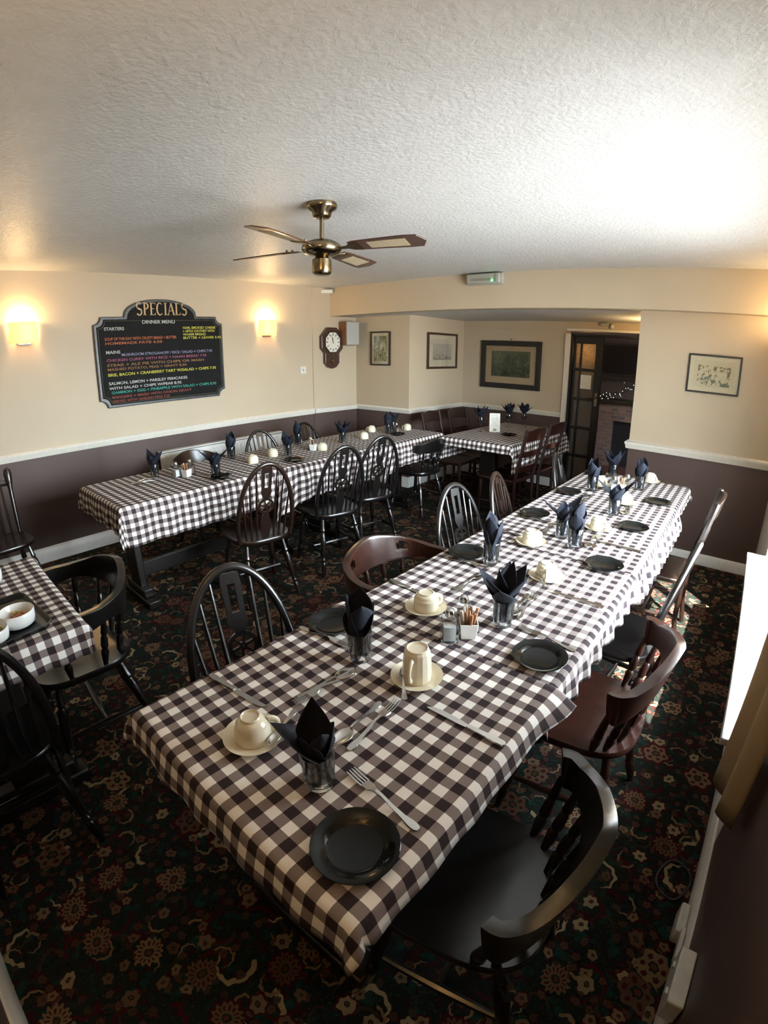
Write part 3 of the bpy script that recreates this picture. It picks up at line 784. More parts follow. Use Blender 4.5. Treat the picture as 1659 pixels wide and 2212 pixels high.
def handle_mb(r0, z0, z1, out):
    mb = MB(); pts = []
    for i in range(13):
        a = PI*(i/12); pts.append((r0-.004+out*math.sin(a)**.8, 0, (z0+z1)/2+(z1-z0)/2*math.cos(a)))
    mb.tube(pts, [.0045+.0015*abs(math.cos(PI*i/12)) for i in range(13)], 8, flat=1.35, up=(0,1,0)); return mb
def mk_cup(kind, label):
    t = thing('mug' if kind == 'mug' else 'teacup', label, 'cup', group='upturned cream cups')
    if kind == 'tea':      # upside down: rim at the bottom, foot ring on top
        prof = [(.036,.003),(.0395,.0),(.041,.001),(.0415,.006),(.0405,.02),(.0375,.033),(.0365,.0345),(.036,.037),(.034,.044),(.027,.053),(.0225,.0555),(.0225,.0605),(.0205,.062),(.0185,.060),(.018,.057),(.0005,.0565)]
        hd = handle_mb(.0395, .012, .043, .021); n = 40
    elif kind == 'cup':
        prof = [(.0355,.003),(.0385,0),(.0395,.001),(.0398,.008),(.0395,.036),(.0385,.040),(.0365,.0415),(.0358,.044),(.034,.050),(.029,.0545),(.0245,.0555),(.0245,.059),(.0225,.060),(.020,.0585),(.0195,.057),(.0005,.0565)]
        hd = handle_mb(.0385, .008, .04, .020); n = 40
    else:
        prof = [(.033,.003),(.0368,0),(.038,.001),(.0383,.008),(.0365,.045),(.034,.075),(.0325,.084),(.0300,.088),(.0285,.0885),(.0285,.0925),(.0265,.094),(.0235,.092),(.023,.090),(.0005,.0895)]
        hd = handle_mb(.0355, .015, .072, .019); n = 16
    obj('body', MB().lathe(prof, n), M_cream, t, smooth=60 if kind != 'mug' else 18)
    obj('handle', hd, M_cream, t, smooth=60); return t
def mk_tumbler(label):
    prof = [(.0005,0),(.026,0),(.0295,.003),(.031,.03),(.034,.090),(.0338,.0905),(.0328,.090),(.0298,.03),(.027,.011),(.0005,.010)]
    o = obj('tumbler', MB().lathe(prof, 32), M_glass, smooth=50); return tag(o, label, 'glass', 'tumblers holding napkins')
def leaf(mb, az, tilt, h, w, z0, r0, tip=.6, twist=0, fold=.5):
    """one folded paper leaf: narrow inside the glass, widening above the rim, then pointed"""
    nu, nv = 6, 14
    ca, sa = math.cos(R(az)), math.sin(R(az))
    def fn(u, v):
        s = 2*u-1
        base = .34+.53*min(1, v/.42)
        ww = w*(base + .5*max(0, min(1, (v-.4)/.2)))
        if v > tip: ww *= max(.02, 1-((v-tip)/(1-tip))**1.3)
        y = s*ww
        up = max(0, v-.38)/.62
        out = r0 + math.sin(R(tilt))*h*up**1.3*1.25 + .012*math.sin(up*PI) - fold*abs(s)**1.3*ww*.9
        z = z0 + h*v - .5*(1-math.cos(R(tilt)))*h*up
        a = R(twist)*v
        x2, y2 = out*math.cos(a)-y*math.sin(a), out*math.sin(a)+y*math.cos(a)
        return (x2*ca-y2*sa, x2*sa+y2*ca, z)
    mb.grid(fn, nu, nv)
NAPS = {   # variant: leaves (az, tilt, h, half width, r0, tip)
    'ears':   [(115,3,.208,.026,.006,.64),(225,20,.178,.034,.006,.60),(330,6,.155,.026,.010,.74),(30,10,.155,.024,.008,.74),(270,8,.145,.024,.008,.78)],
    'tall':   [(10,3,.212,.027,.010,.80),(130,5,.200,.025,.010,.78),(240,7,.185,.026,.011,.80),(320,10,.165,.026,.012,.82),(70,8,.155,.026,.012,.84)],
    'crown':  [(0,16,.195,.026,.010,.72),(60,20,.185,.027,.010,.66),(120,24,.178,.027,.010,.66),(180,20,.190,.027,.010,.64),(240,26,.172,.027,.010,.64),(300,16,.192,.027,.010,.66),(30,8,.205,.022,.003,.64),(200,8,.20,.021,.003,.62)],
    'horn':   [(20,24,.200,.027,.006,.62),(165,28,.195,.026,.006,.60),(90,8,.165,.025,.007,.72),(270,10,.160,.025,.007,.74),(330,15,.165,.024,.007,.74)],
}
def mk_napkin(kind, label, z0=.012):
    mb = MB(); rn = random.Random(len(label))
    for (az, ti, h, w, r0, tip) in NAPS[kind]: leaf(mb, az, ti, h-z0, w, z0, r0, tip=tip, twist=rn.uniform(-15,15), fold=.5)
    # inner rolled core that fills the glass
    mb.tube([(0,0,z0),(0,0,.05),(0,0,.09),(0,0,.115)], [.006,.013,.020,.006], 9)
    o = obj('paper_napkin', mb, M_nap, smooth=40)
    m = o.modifiers.new('thickness', 'SOLIDIFY'); m.thickness = .0009
    return tag(o, label, 'napkin', 'black paper napkins in glasses')
def flatbar(prof, z, th):   # outline (x, halfwidth) -> solid strip with height curve z(x)
    mb = MB(); n = len(prof); vs = []
    for x, w in prof:
        zz = z(x)
        vs += [(x,-w,zz),(x,w,zz),(x,w*.85,zz+th),(x,-w*.85,zz+th)]
    fs = [(0,3,2,1)]
    for i in range(n-1):
        a, b = 4*i, 4*i+4
        fs += [(a,a+1,b+1,b),(a+1,a+2,b+2,b+1),(a+2,a+3,b+3,b+2),(a+3,a,b,b+3)]
    fs.append((4*n-4,4*n-3,4*n-2,4*n-1)); return mb.add(vs, fs)
HND = [(0,.004),(.004,.0075),(.012,.0092),(.022,.0088),(.04,.0058),(.07,.0042),(.10,.0035),(.115,.0035)]
def mk_fork(label):
    t = thing('dinner_fork', label, 'fork', group='dinner forks'); zc = lambda x: .0015+.010*math.exp(-((x-.105)/.035)**2)+.004*max(0,(x-.15)/.04)
    obj('handle', flatbar(HND, zc, .0022), M_steel, t, smooth=40)
    mb = flatbar([(.113,.0035),(.120,.006),(.128,.0105),(.138,.0115),(.148,.0115)], zc, .002)
    for k in range(4):
        y = -.0095+.00633*k; b = flatbar([(.146,.0020),(.165,.0018),(.188,.0015),(.193,.0006)], zc, .0018)
        mb.add([(p[0], p[1]+y, p[2]) for p in b.v], b.f)
    obj('tines', mb, M_steel, t, smooth=40); return t
def mk_spoon(kind, label, L=.18, bw=.020, grp='dessert spoons'):
    t = thing(kind, label, 'spoon', group=grp); k = L/.18; zc = lambda x: .0015+.009*math.exp(-((x-.10*k)/(.035*k))**2)
    obj('handle', flatbar([(x*k, w*k**.5) for x, w in HND], zc, .0022), M_steel, t, smooth=40)
    mb = MB(); b0, b1 = .112*k, L; nu, nv = 12, 8
    def fn(u, v):
        x = b0+(b1-b0)*u; w = bw*math.sin(PI*min(1, max(.03, u))**.85)**.75 if 0 < u < 1 else .001
        s = 2*v-1
        return (x, s*w, .0065+.0015*u-.006*(1-s*s)*math.sin(PI*u)**.6)
    mb.grid(fn, nu, nv); obj('bowl', mb, M_steel, t, smooth=60, solid=.0012); return t
def mk_knife(label):
    t = thing('dinner_knife', label, 'knife', group='dinner knives')
    obj('handle', flatbar([(0,.004),(.005,.0088),(.02,.0095),(.06,.0075),(.088,.006),(.094,.007),(.098,.0055)], lambda x: .001, .0055), M_steel, t, smooth=40)
    bl = MB(); bl.prism([(.096,-.005),(.12,-.0085),(.17,-.0095),(.195,-.006),(.21,.004),(.205,.006),(.12,.0065),(.096,.005)], .0018, .0036)
    o = obj('blade', bl, M_steel, t, smooth=20); return t
def place(o, x, y, z=ZT, a=0):
    o.location = (x, y, z-ZT+zt(x, y)); o.rotation_euler = (0, 0, R(a)); return o
def along(o, p, q, z=ZT+.0006, dz=0):   # lay cutlery from handle end p towards tip q
    a = math.atan2(q[1]-p[1], q[0]-p[0]); o.location = (p[0], p[1], z-ZT+max(zt(*p), zt(*q))); o.rotation_euler = (0, -dz, a); return o
class Kind:
    """first call builds the thing, later calls copy it with its parts"""
    def __init__(s, fn): s.fn = fn; s.src = None
    def __call__(s, label):
        if s.src is None: s.src = s.fn(label); return s.src
        return dup(s.src, label, (0,0,0))
plate = Kind(mk_plate); saucer = Kind(mk_saucer); tumbler = Kind(mk_tumbler)
cup = {k: Kind(lambda l, k=k: mk_cup(k, l)) for k in ('tea', 'cup', 'mug')}
nap = {k: Kind(lambda l, k=k: mk_napkin(k, l)) for k in NAPS}
fork = Kind(mk_fork); spoon = Kind(lambda l: mk_spoon('dessert_spoon', l)); knife = Kind(mk_knife)
tsp = Kind(lambda l: mk_spoon('teaspoon', l, .125, .0125, 'teaspoons'))

PL = [(.020,.100,'right','nearest the camera'),(.026,.828,'right','beside the red-brown captain chair'),(-.012,1.551,'right','third from the camera'),(-.022,2.089,'right','fourth from the camera'),(.0,2.632,'right','farthest from the camera'),
      (-.545,.602,'left','nearest the camera'),(-.520,1.324,'left','second from the camera'),(-.505,1.963,'left','third from the camera'),(-.512,2.485,'left','fourth from the camera'),(-.528,3.075,'left','farthest from the camera')]
for x, y, sd, w in PL: place(plate('black side plate on the %s side of the long table, %s' % (sd, w)), x, y)
for x, y, w in [(-2.43,1.349,'near end of the radiator row'),(-2.434,1.99,'middle of the radiator row'),(-2.542,3.35,'last table below the clock')]:
    place(plate('small black plate seen almost edge-on, %s' % w), x, y)
place(plate('black plate on the alcove table beside the menu card'), -1.73, 4.10)
CUPS = [('tea',-.333,.150,62,'cream teacup upturned on its saucer at the near left of the long table'),('mug',-.191,.552,-75,'tall panelled cream mug upturned on its saucer, handle facing the camera'),
        ('cup',-.388,.860,60,'squat cream cup upturned left of the glass salt shaker'),('cup',-.167,1.316,-70,'squat cream cup with its handle to the camera, beside the third black plate'),
        ('cup',-.357,1.592,60,'squat cream cup upturned on the left, beside two napkin glasses in mid table'),('cup',-.167,1.962,-30,'squat cream cup bright on its window side, behind the tall dark napkin'),
        ('cup',-.167,2.49,-30,'sunlit cream cup beside the fourth right plate'),('cup',-.396,2.772,-40,'cream cup half hidden by a napkin at the far left'),
        ('cup',-.144,3.122,-30,'yellow-lit cream cup at the far end by the wall')]
for i, (k, x, y, a, l) in enumerate(CUPS):
    place(saucer('saucer under the ' + l.replace(' upturned on its saucer', '').replace(' upturned', '').replace('squat ', '').replace(' behind the tall dark napkin', ' behind the tall napkin')), x, y)
    place(cup[k](l), x, y, ZT+.0058, a)
for x, y, l in [(-2.622,1.747,'nearest the camera on the radiator row'),(-2.702,1.991,'second on the radiator row'),(-2.565,2.395,'beside the middle white bowl of the radiator row'),
                (-2.652,2.991,'first on the table below the clock'),(-2.866,3.328,'nearest the wall on the table below the clock'),(-2.668,3.654,'at the far end of the table below the clock')]:
    place(cup['cup']('cream cup upturned on the cloth, ' + l), x, y, ZT, 200)
GL = [('ears',-.135,.164,'nearest the camera',15),('tall',-.366,.528,'beside the nearest left plate',100),('crown',-.147,.929,'by the packet bowl',60),('tall',-.402,1.311,'beside the second left plate',150),
      ('horn',-.275,1.755,'behind the tallest dark napkin in mid table',40),('tall',-.186,1.674,'in mid table, tallest',320),('horn',-.167,2.245,'between the third and fourth right plates',10),
      ('tall',-.414,2.634,'at the far left by a sunlit cup',30),('crown',-.41,3.10,'at the far end before the doorway',20),('tall',-.169,2.875,'at the far end before the brown wall',60)]
for k, x, y, l, a in GL:
    place(tumbler('clear tumbler holding a dark napkin, %s' % l), x, y)
    place(nap[k]('black paper napkin folded in a tumbler, %s' % l), x, y, ZT, a)
GL2 = [('horn',-2.838,1.064,'left of the condiments on the radiator row'),('horn',-2.476,1.344,'behind the nearest plate of the radiator row'),('tall',-2.905,1.734,'close to the radiator, before the brown chair'),('horn',-2.606,2.064,'beside the cups in the middle of the radiator row'),
       ('tall',-2.95,2.45,'in front of the wall-side chair beyond the radiator'),('crown',-2.691,2.748,'spreading wide at the end of the middle cloth'),('tall',-2.669,3.348,'on the table below the clock, leaning in front'),('horn',-2.76,3.53,'on the table below the clock, taller behind')]
for i, (k, x, y, l) in enumerate(GL2):
    place(tumbler('small tumbler with a dark napkin, ' + l), x, y); place(nap[k]('dark napkin standing in a tumbler, ' + l), x, y, ZT, i*47)
# cutlery on the long table
along(knife('steel knife at the near left, its tip behind the upturned teacup'), (-.603,.205), (-.41,.228))
along(knife('steel knife at the near right, its handle towards the window'), (.104,.478), (-.15,.484))
along(knife('steel knife beside the cup with its handle to the camera, third plate side'), (.088,1.218), (-.153,1.224))
along(knife('steel knife at the left edge, beside the squat cup by the salt shaker'), (-.612,.95), (-.44,.935))
along(knife('steel knife at the left edge beyond the second left plate'), (-.60,1.66), (-.42,1.645))
along(knife('steel knife on the right, between the third and fourth plates'), (.085,1.80), (-.13,1.81))
for (fp_, fq, sp_, sq, l) in [((-.332,.475),(-.352,.288),(-.366,.305),(-.338,.485),'left set between teacup and nearest left glass'),((-.153,.262),(-.174,.462),(-.203,.425),(-.186,.262),'set between near napkin glass and mug'),
                        ((-.352,1.19),(-.376,1.02),(-.395,1.03),(-.364,1.20),'left set behind the salt shaker'),((-.118,.985),(-.146,1.165),(-.168,1.16),(-.146,1.0),'right set behind the crown-like napkin'),
                        ((-.345,1.90),(-.36,1.73),(-.385,1.74),(-.36,1.91),'left set in mid table'),((-.11,1.70),(-.13,1.88),(-.155,1.87),(-.135,1.70),'right set in mid table'),
                        ((-.375,2.50),(-.385,2.33),(-.408,2.34),(-.39,2.51),'left set near the far end'),((-.10,2.29),(-.12,2.46),(-.145,2.45),(-.125,2.28),'right set near the far end')]:
    along(fork('fork beside a spoon, ' + l), fp_, fq); along(spoon('spoon beside a fork, ' + l), sp_, sq)
along(fork('steel fork beside the black plate nearest the camera'), (.082,.198), (-.128,.226))
along(fork('steel fork pushed under the second right plate'), (.098,.918), (-.10,.945))
along(fork('steel fork at the nearest left plate'), (-.612,.523), (-.435,.545))
along(fork('steel fork at the second left plate, handle over the table edge'), (-.575,1.243), (-.40,1.252))
along(fork('steel fork at the third left plate'), (-.58,1.885), (-.41,1.90))
for p, q, l in [((-.322,.262),(-.280,.165),'saucer of the upturned teacup'),((-.152,.452),(-.232,.545),'saucer of the tall mug'),((-.128,1.213),(-.222,1.335),'saucer of the cup by the third plate')]:
    o = along(tsp('teaspoon resting on the ' + l), p, q, ZT+.0165); 
along(fork('fork lying on the cloth at the near end of the radiator row'), (-2.78,.86), (-2.80,1.04)); along(spoon('spoon lying on the cloth at the near end of the radiator row'), (-2.745,1.05), (-2.735,.88))
# condiments
def mk_shaker(label, fill=(.7,.7,.68,1)):
    t = thing('glass_shaker', label, 'shaker'); t.scale = (1.18, 1.18, 1.12)
    mb = MB(); vs = []
    for s_, z in ((.021,0),(.020,.045),(.0185,.066),(.013,.074)): vs += [(-s_,-s_,z),(s_,-s_,z),(s_,s_,z),(-s_,s_,z)]
    fs = [(0,3,2,1)]+[(4*i+k, 4*i+(k+1) % 4, 4*i+4+(k+1) % 4, 4*i+4+k) for i in range(3) for k in range(4)]+[(12,13,14,15)]
    mb.add(vs, fs); obj('glass_body', mb, M_glass, t, smooth=0, bevel=.002)
    c = MB(); c.box((0,0,.024), (.030,.030,.040)); obj('contents', c, plain('shaker_fill', fill, .7), t, smooth=0)
    c = MB(); c.lathe([(.0125,.073),(.0125,.083),(.010,.090),(.004,.0935),(.0005,.094)], 16); obj('cap', c, M_chrome, t); return t
def mk_packbowl(label):
    t = thing('packet_holder', label, 'holder'); t.scale = (1.15,)*3; o_, i_ = .0235, .0205
    mb = MB(); vs = []
    for s_, z in ((.019,0),(o_,.045),(i_,.045),(.0165,.004)): vs += [(-s_,-s_,z),(s_,-s_,z),(s_,s_,z),(-s_,s_,z)]
    fs = [(0,3,2,1)]+[(4*i+k, 4*i+(k+1) % 4, 4*i+4+(k+1) % 4, 4*i+4+k) for i in range(3) for k in range(4)]+[(12,13,14,15)]
    mb.add(vs, fs); obj('square_bowl', mb, M_chinaw, t, smooth=0, bevel=.0015); return t
M_sug = plain('brown_sugar_paper', (.28,.13,.06,1), .7, nz=.4); M_sugw = plain('white_sugar_paper', (.62,.55,.46,1), .7)
shaker = Kind(lambda l: mk_shaker(l)); pepper = Kind(lambda l: mk_shaker(l, (.30,.24,.18,1))); pbowl = Kind(mk_packbowl)
def sachet(m):
    mb = MB(); mb.tube([(0,0,0),(0,0,.012),(0,0,.068),(0,0,.078)], [.002,.0052,.0052,.0046], 6, flat=1.0); return mb
def sachets(x, y, label, n, z=ZT):
    rg = random.Random(n+int(100*x))
    for k in range(n):
        o = obj('sugar_sachet', sachet(0), M_sug if k % 3 else M_sugw, smooth=40)
        tag(o, label, 'sachet', label)
        gx, gy = (k % 3-1)*.0095, ((k//3) % 3-1)*.0095
        o.location = (x+gx, y+gy, z-ZT+zt(x, y)+.010+.006*rg.random()); o.rotation_euler = (-gy*14+rg.uniform(-.08,.08), gx*14+rg.uniform(-.08,.08), 0)
place(shaker('square glass salt shaker beside the white packet bowl, in front of the crown-like napkin'), -.233, .762, a=40)
place(pbowl('white square bowl of sugar sachets beside the glass salt shaker'), -.200, .812, a=38)
place(pepper('glass pepper shaker behind the white bowl of sugar sachets'), -.245, .855, a=35)
sachets(-.200, .812, 'sugar sachet standing in the white bowl by the salt shaker', 9)
place(pbowl('white square bowl of sachets at the far end of the long table'), -.258, 2.742, a=20)
sachets(-.258, 2.742, 'sugar sachet standing in the far white bowl of the long table', 6)
place(shaker('glass salt shaker beside the far white bowl of the long table'), -.292, 2.69, a=20); place(pepper('glass pepper shaker at the far end, behind the far white bowl'), -.235, 2.80, a=10)
place(shaker('glass salt shaker catching light, near end of the radiator row'), -2.705, 1.166, a=10); place(pbowl('white bowl of sachets near end of the radiator row'), -2.652, 1.215, a=20)
sachets(-2.652, 1.215, 'sugar sachet in the white bowl near end of the radiator row', 6); place(pepper('pepper shaker behind the white bowl near end of the radiator row'), -2.70, 1.27, a=15)
place(pbowl('white bowl of sachets in the middle of the radiator row'), -2.62, 2.345, a=20); sachets(-2.62, 2.345, 'sugar sachet in the white bowl in the middle of the radiator row', 5)
place(shaker('salt shaker beside the white bowl in the middle of the radiator row'), -2.67, 2.36, a=0)
place(pepper('pepper shaker on the table below the clock'), -2.62, 3.42, a=10); place(shaker('salt shaker on the table below the clock'), -2.72, 3.42, a=10)
# alcove table: wine glasses with napkins, menu card
def mk_wine(label):
    prof = [(.0005,0),(.031,.0005),(.030,.003),(.006,.006),(.0035,.012),(.0035,.062),(.008,.070),(.024,.083),(.032,.105),(.031,.130),(.027,.148),(.0262,.148),(.030,.130),(.031,.105),(.023,.085),(.0005,.073)]
    return tag(obj('wine_glass', MB().lathe(prof, 28), M_glass, smooth=60), label, 'glass', 'wine glasses in the alcove')
wine = Kind(mk_wine)
for x, y, l, a in [(-2.07,4.12,'left of the menu card',20),(-2.0,4.62,'half behind the menu card',70),(-1.90,4.80,'right of the menu card',140)]:
    place(wine('wine glass with a dark napkin, ' + l), x, y)
    o = nap['crown']('dark napkin fanned in a wine glass, ' + l); place(o, x, y, ZT+.072, a)
mc = thing('menu_card', 'white folded menu card standing on the alcove table', 'menu', (-1.955,4.20,ZT+.001), 38)
mb = MB(); mb.add([(-.055,-.03,0),(.055,-.03,0),(.055,0,.19),(-.055,0,.19),(-.055,.03,0),(.055,.03,0)], [(0,1,2,3),(3,2,5,4)]); obj('card', mb, M_paper, mc, smooth=0, solid=.0012)
mb = MB(); rg = random.Random(5)
for k in range(11):
    z = .165-k*.0105; 
    if k == 1: continue
    w = rg.uniform(.022,.042); y = -.0312+.03*z/.19-.0012
    mb.add([(-w,y,z),(w,y,z),(w,y+.0004,z+.0022),(-w,y+.0004,z+.0022)], [(0,1,2,3)])
obj('print_lines', mb, plain('grey_print', (.22,.20,.17,1), .8), mc, smooth=0)
mb = MB(); mb.add([(.020*math.cos(2*PI*i/20), -.0312+.03*(.022+.014*math.sin(2*PI*i/20))/.19-.0014, .022+.014*math.sin(2*PI*i/20)) for i in range(20)], [tuple(range(20))]); obj('printed_badge', mb, plain('tan_print', (.32,.27,.17,1), .8), mc, smooth=0)
# small table: tray and bowls of leftovers
mb = MB(); q = []
for cx, cy, a0 in ((.13,.10,0),(-.13,.10,90),(-.13,-.10,180),(.13,-.10,270)):
    for k in range(6): a = R(a0+k*18); q.append((cx+.04*math.cos(a), cy+.04*math.sin(a)))
n = len(q); vs = []
for s_, z in ((.93,0),(1,.018),(.975,.018),(.90,.006)): vs += [(x*s_, y*s_, z) for x, y in q]
fs = [tuple(range(n-1,-1,-1))]+[(i*n+k,i*n+(k+1)%n,(i+1)*n+(k+1)%n,(i+1)*n+k) for i in range(3) for k in range(n)]+[tuple(3*n+k for k in range(n))]
o = tag(obj('serving_tray', MB().add(vs, fs), M_plate, smooth=40), 'black rounded tray under the white bowls on the small table', 'tray'); o.location = (-1.345,-.185,ZT); o.rotation_euler = (0,0,R(6))
def bowl(label, x, y, s_, cols, seed, group=None):
    t = thing('white_bowl', label, 'bowl', (x, y, ZT+.008)); t.scale = (s_,)*3
    obj('bowl_body', MB().lathe([(.0005,0),(.044,0),(.052,.006),(.056,.022),(.058,.048),(.0565,.050),(.0545,.047),(.052,.022),(.046,.009),(.0005,.008)], 36), M_chinaw, t, smooth=50)
    rg = random.Random(seed)
    for ci, c in enumerate(cols):
        mb = MB()
        for k in range(9):
            a = rg.uniform(0, 6.28); r = rg.uniform(0,.036); p = Vector((r*math.cos(a), r*math.sin(a), .016+rg.uniform(0,.014)))
            d = Vector((rg.gauss(0,1), rg.gauss(0,1), rg.gauss(0,.4))).normalized()*rg.uniform(.008,.015)
            mb.tube([p-d, p, p+d], [.004,.007,.003], 6)
        o = obj('food_scraps', mb, plain('food_%d_%d' % (seed, ci), c, .5, nz=.3), t); o['kind'] = 'stuff'
    return t
bowl('white bowl of orange and yellow leftovers on the black tray', -1.288,-.125,1.0, [(.42,.12,.04,1),(.5,.36,.10,1),(.2,.08,.03,1)], 1)
bowl('smaller white bowl of green leftovers, half cut off by the left photo edge', -1.232,-.212,.85, [(.35,.36,.10,1),(.45,.40,.2,1)], 2)
bowl('white bowl of yellow food at the far left edge of the small table', -1.73,-.155,1.0, [(.5,.36,.12,1),(.45,.28,.12,1)], 3)

# ------------------------------------------------------------------ things on the walls
ROT_L = 90-1.059
def picture(label, loc, rot, w, h, fw, fd, mframe, mount, art, aw, ah, dz=0, cover=True):
    t = thing('framed_picture', label, 'picture', loc, rot)
    mb = MB()
    for s in (-1, 1):
        mb.box((s*(w/2-fw/2), -fd/2-.001, 0), (fw, fd, h)); mb.box((0, -fd/2-.001, s*(h/2-fw/2)), (w-2*fw, fd, fw))
    obj('frame', mb, mframe, t, smooth=0, bevel=.003)
    mb = MB(); mb.box((0, -.006, 0), (w-1.6*fw, .006, h-1.6*fw)); obj('mount', mb, mount, t, smooth=0)
    mb = MB(); mb.box((0, -.0096, dz), (aw, .0012, ah)); obj('print', mb, art, t, smooth=0)
    if cover:
        mb = MB(); mb.box((0, -.013, 0), (w-1.8*fw, .0015, h-1.8*fw)); obj('picture_glass', mb, M_picglass, t, smooth=0)
    return t
M_mcream = plain('cream_mount', (.56,.49,.34,1), .8, nz=.04); M_mtan = plain('tan_mount', (.40,.29,.17,1), .8, nz=.05)
picture('narrow framed street print in olive tones on the recess wall', (-3.365,YA-.001,1.582), 0, .295, .388, .016, .02, M_frame_b, M_mcream, artmat('street_print','street'), .20, .29)
picture('brown framed engraving of a valley on the recess side wall', (XB+.001,4.665,1.563), 90, .625, .425, .026, .022, M_frame_w, M_mcream, artmat('valley_print','valley'), .40, .19, -.012)
p3 = picture('large black framed green landscape on the back wall beside the doorway', (-2.275,YK-.001,1.422), 0, .80, .575, .062, .03, M_frame_b, M_mtan, artmat('green_landscape','green_sea'), .52, .31, .01)
mb = MB(); mb.tube([(-.012,-.012,.30),(0,-.012,.312),(.012,-.012,.30)], .003, 6); obj('hanging_hook', mb, M_brass, p3)
picture('thin blue-black framed boat sketch on the window end wall', (.124,YR-.001,1.503), 0, .39, .289, .013, .018, M_frame_b, plain('ivory_mount', (.60,.54,.37,1), .8, nz=.04), artmat('boat_sketch','boat'), .30, .20, 0)
# specials board
M_board = plain('black_chalkboard', (.007,.007,.0065,1), .7, nz=.25, nscale=8, spec=.15); M_edge = plain('worn_blue_grey_edge', (.035,.038,.04,1), .4, nz=.5, nscale=18); M_gold = plain('gold_lettering', (.50,.32,.13,1), .4)
bd = thing('specials_board', 'black arched chalkboard headed SPECIALS on the left wall', 'menu board', (XL(1.672)+.001, 1.672, 1.532), ROT_L)
def board_outline(k=0.0):
    W_, H_ = .598-k, .372-k; c = .062; P = []
    def notch(cx, cz, a0, a1):
        for i in range(7): a = R(a0+(a1-a0)*i/6); P.append((cx+c*math.cos(a), cz+c*math.sin(a)))
    notch(-W_, -H_, 90, 0); notch(W_, -H_, 180, 90); notch(W_, H_, 270, 180)
    aw, ah = .335-k, .148
    for i in range(17):
        a = PI*i/16; P.append((aw*math.cos(a), H_+ah*math.sin(a)**.85))
    notch(-W_, H_, 0, -90); return P
MXW = Matrix(((1,0,0,0),(0,0,-1,0),(0,1,0,0),(0,0,0,1)))      # (x, z, depth) -> wall frame, depth towards the room
mb = MB(); mb.prism(board_outline(), 0, .030, MXW); fixn(obj('edge_frame', mb, M_edge, bd, smooth=0, bevel=.006))
mb = MB(); mb.prism(board_outline(.022), .0302, .0322, MXW); fixn(obj('writing_panel', mb, M_board, bd, smooth=0))
mb = MB(); P = board_outline(.034); mb.tube([MXW @ Vector((x, z, .0325)) for x, z in P if z < .345], .0016, 4, closed=True); obj('gold_line', mb, plain('dull_gold_line', (.13,.115,.075,1), .5), bd)
def text_mb(s, size, width=None, shear=0):
    cu = bpy.data.curves.new('text_source', 'FONT'); cu.body = s; cu.size = size; cu.align_x = 'LEFT'; cu.extrude = .0004; cu.offset = size*.018; cu.shear = shear; cu.resolution_u = 3
    ob = bpy.data.objects.new('text_source', cu); COL.objects.link(ob)
    bpy.context.view_layer.update()
    me = bpy.data.meshes.new_from_object(ob.evaluated_get(bpy.context.evaluated_depsgraph_get()))
    mb = MB(); mb.v = [tuple(v.co) for v in me.vertices]; mb.f = [tuple(p.vertices) for p in me.polygons]
    bpy.data.objects.remove(ob); bpy.data.meshes.remove(me); bpy.data.curves.remove(cu)
    if width and mb.v:
        w = max(v[0] for v in mb.v)-min(v[0] for v in mb.v); mb.v = [(v[0]*width/w, v[1], v[2]) for v in mb.v]
    return mb
def board_text(name, s, x, z, size, col, width=None, slope=0, bold=0):
    src = text_mb(s, size, width)
    mb = MB(); mb.v = [tuple(MXW @ Vector((v[0]+x, v[1]+z+slope*v[0], v[2]+.0330))) for v in src.v]; mb.f = src.f
    return obj(name, mb, col, bd, smooth=0)
def chalk(n, c): return plain('chalk_'+n, c, .9, nz=.3, nscale=90)
CH = {'w': chalk('white', (.42,.42,.40,1)), 'y': chalk('yellow', (.45,.42,.06,1)), 'o': chalk('orange', (.36,.11,.05,1)), 'p': chalk('pink', (.25,.075,.13,1)), 'b': chalk('blue', (.20,.20,.30,1)), 'br': chalk('brown', (.24,.12,.05,1)), 'g': chalk('green', (.045,.25,.19,1)), 'r': chalk('red', (.20,.05,.035,1))}
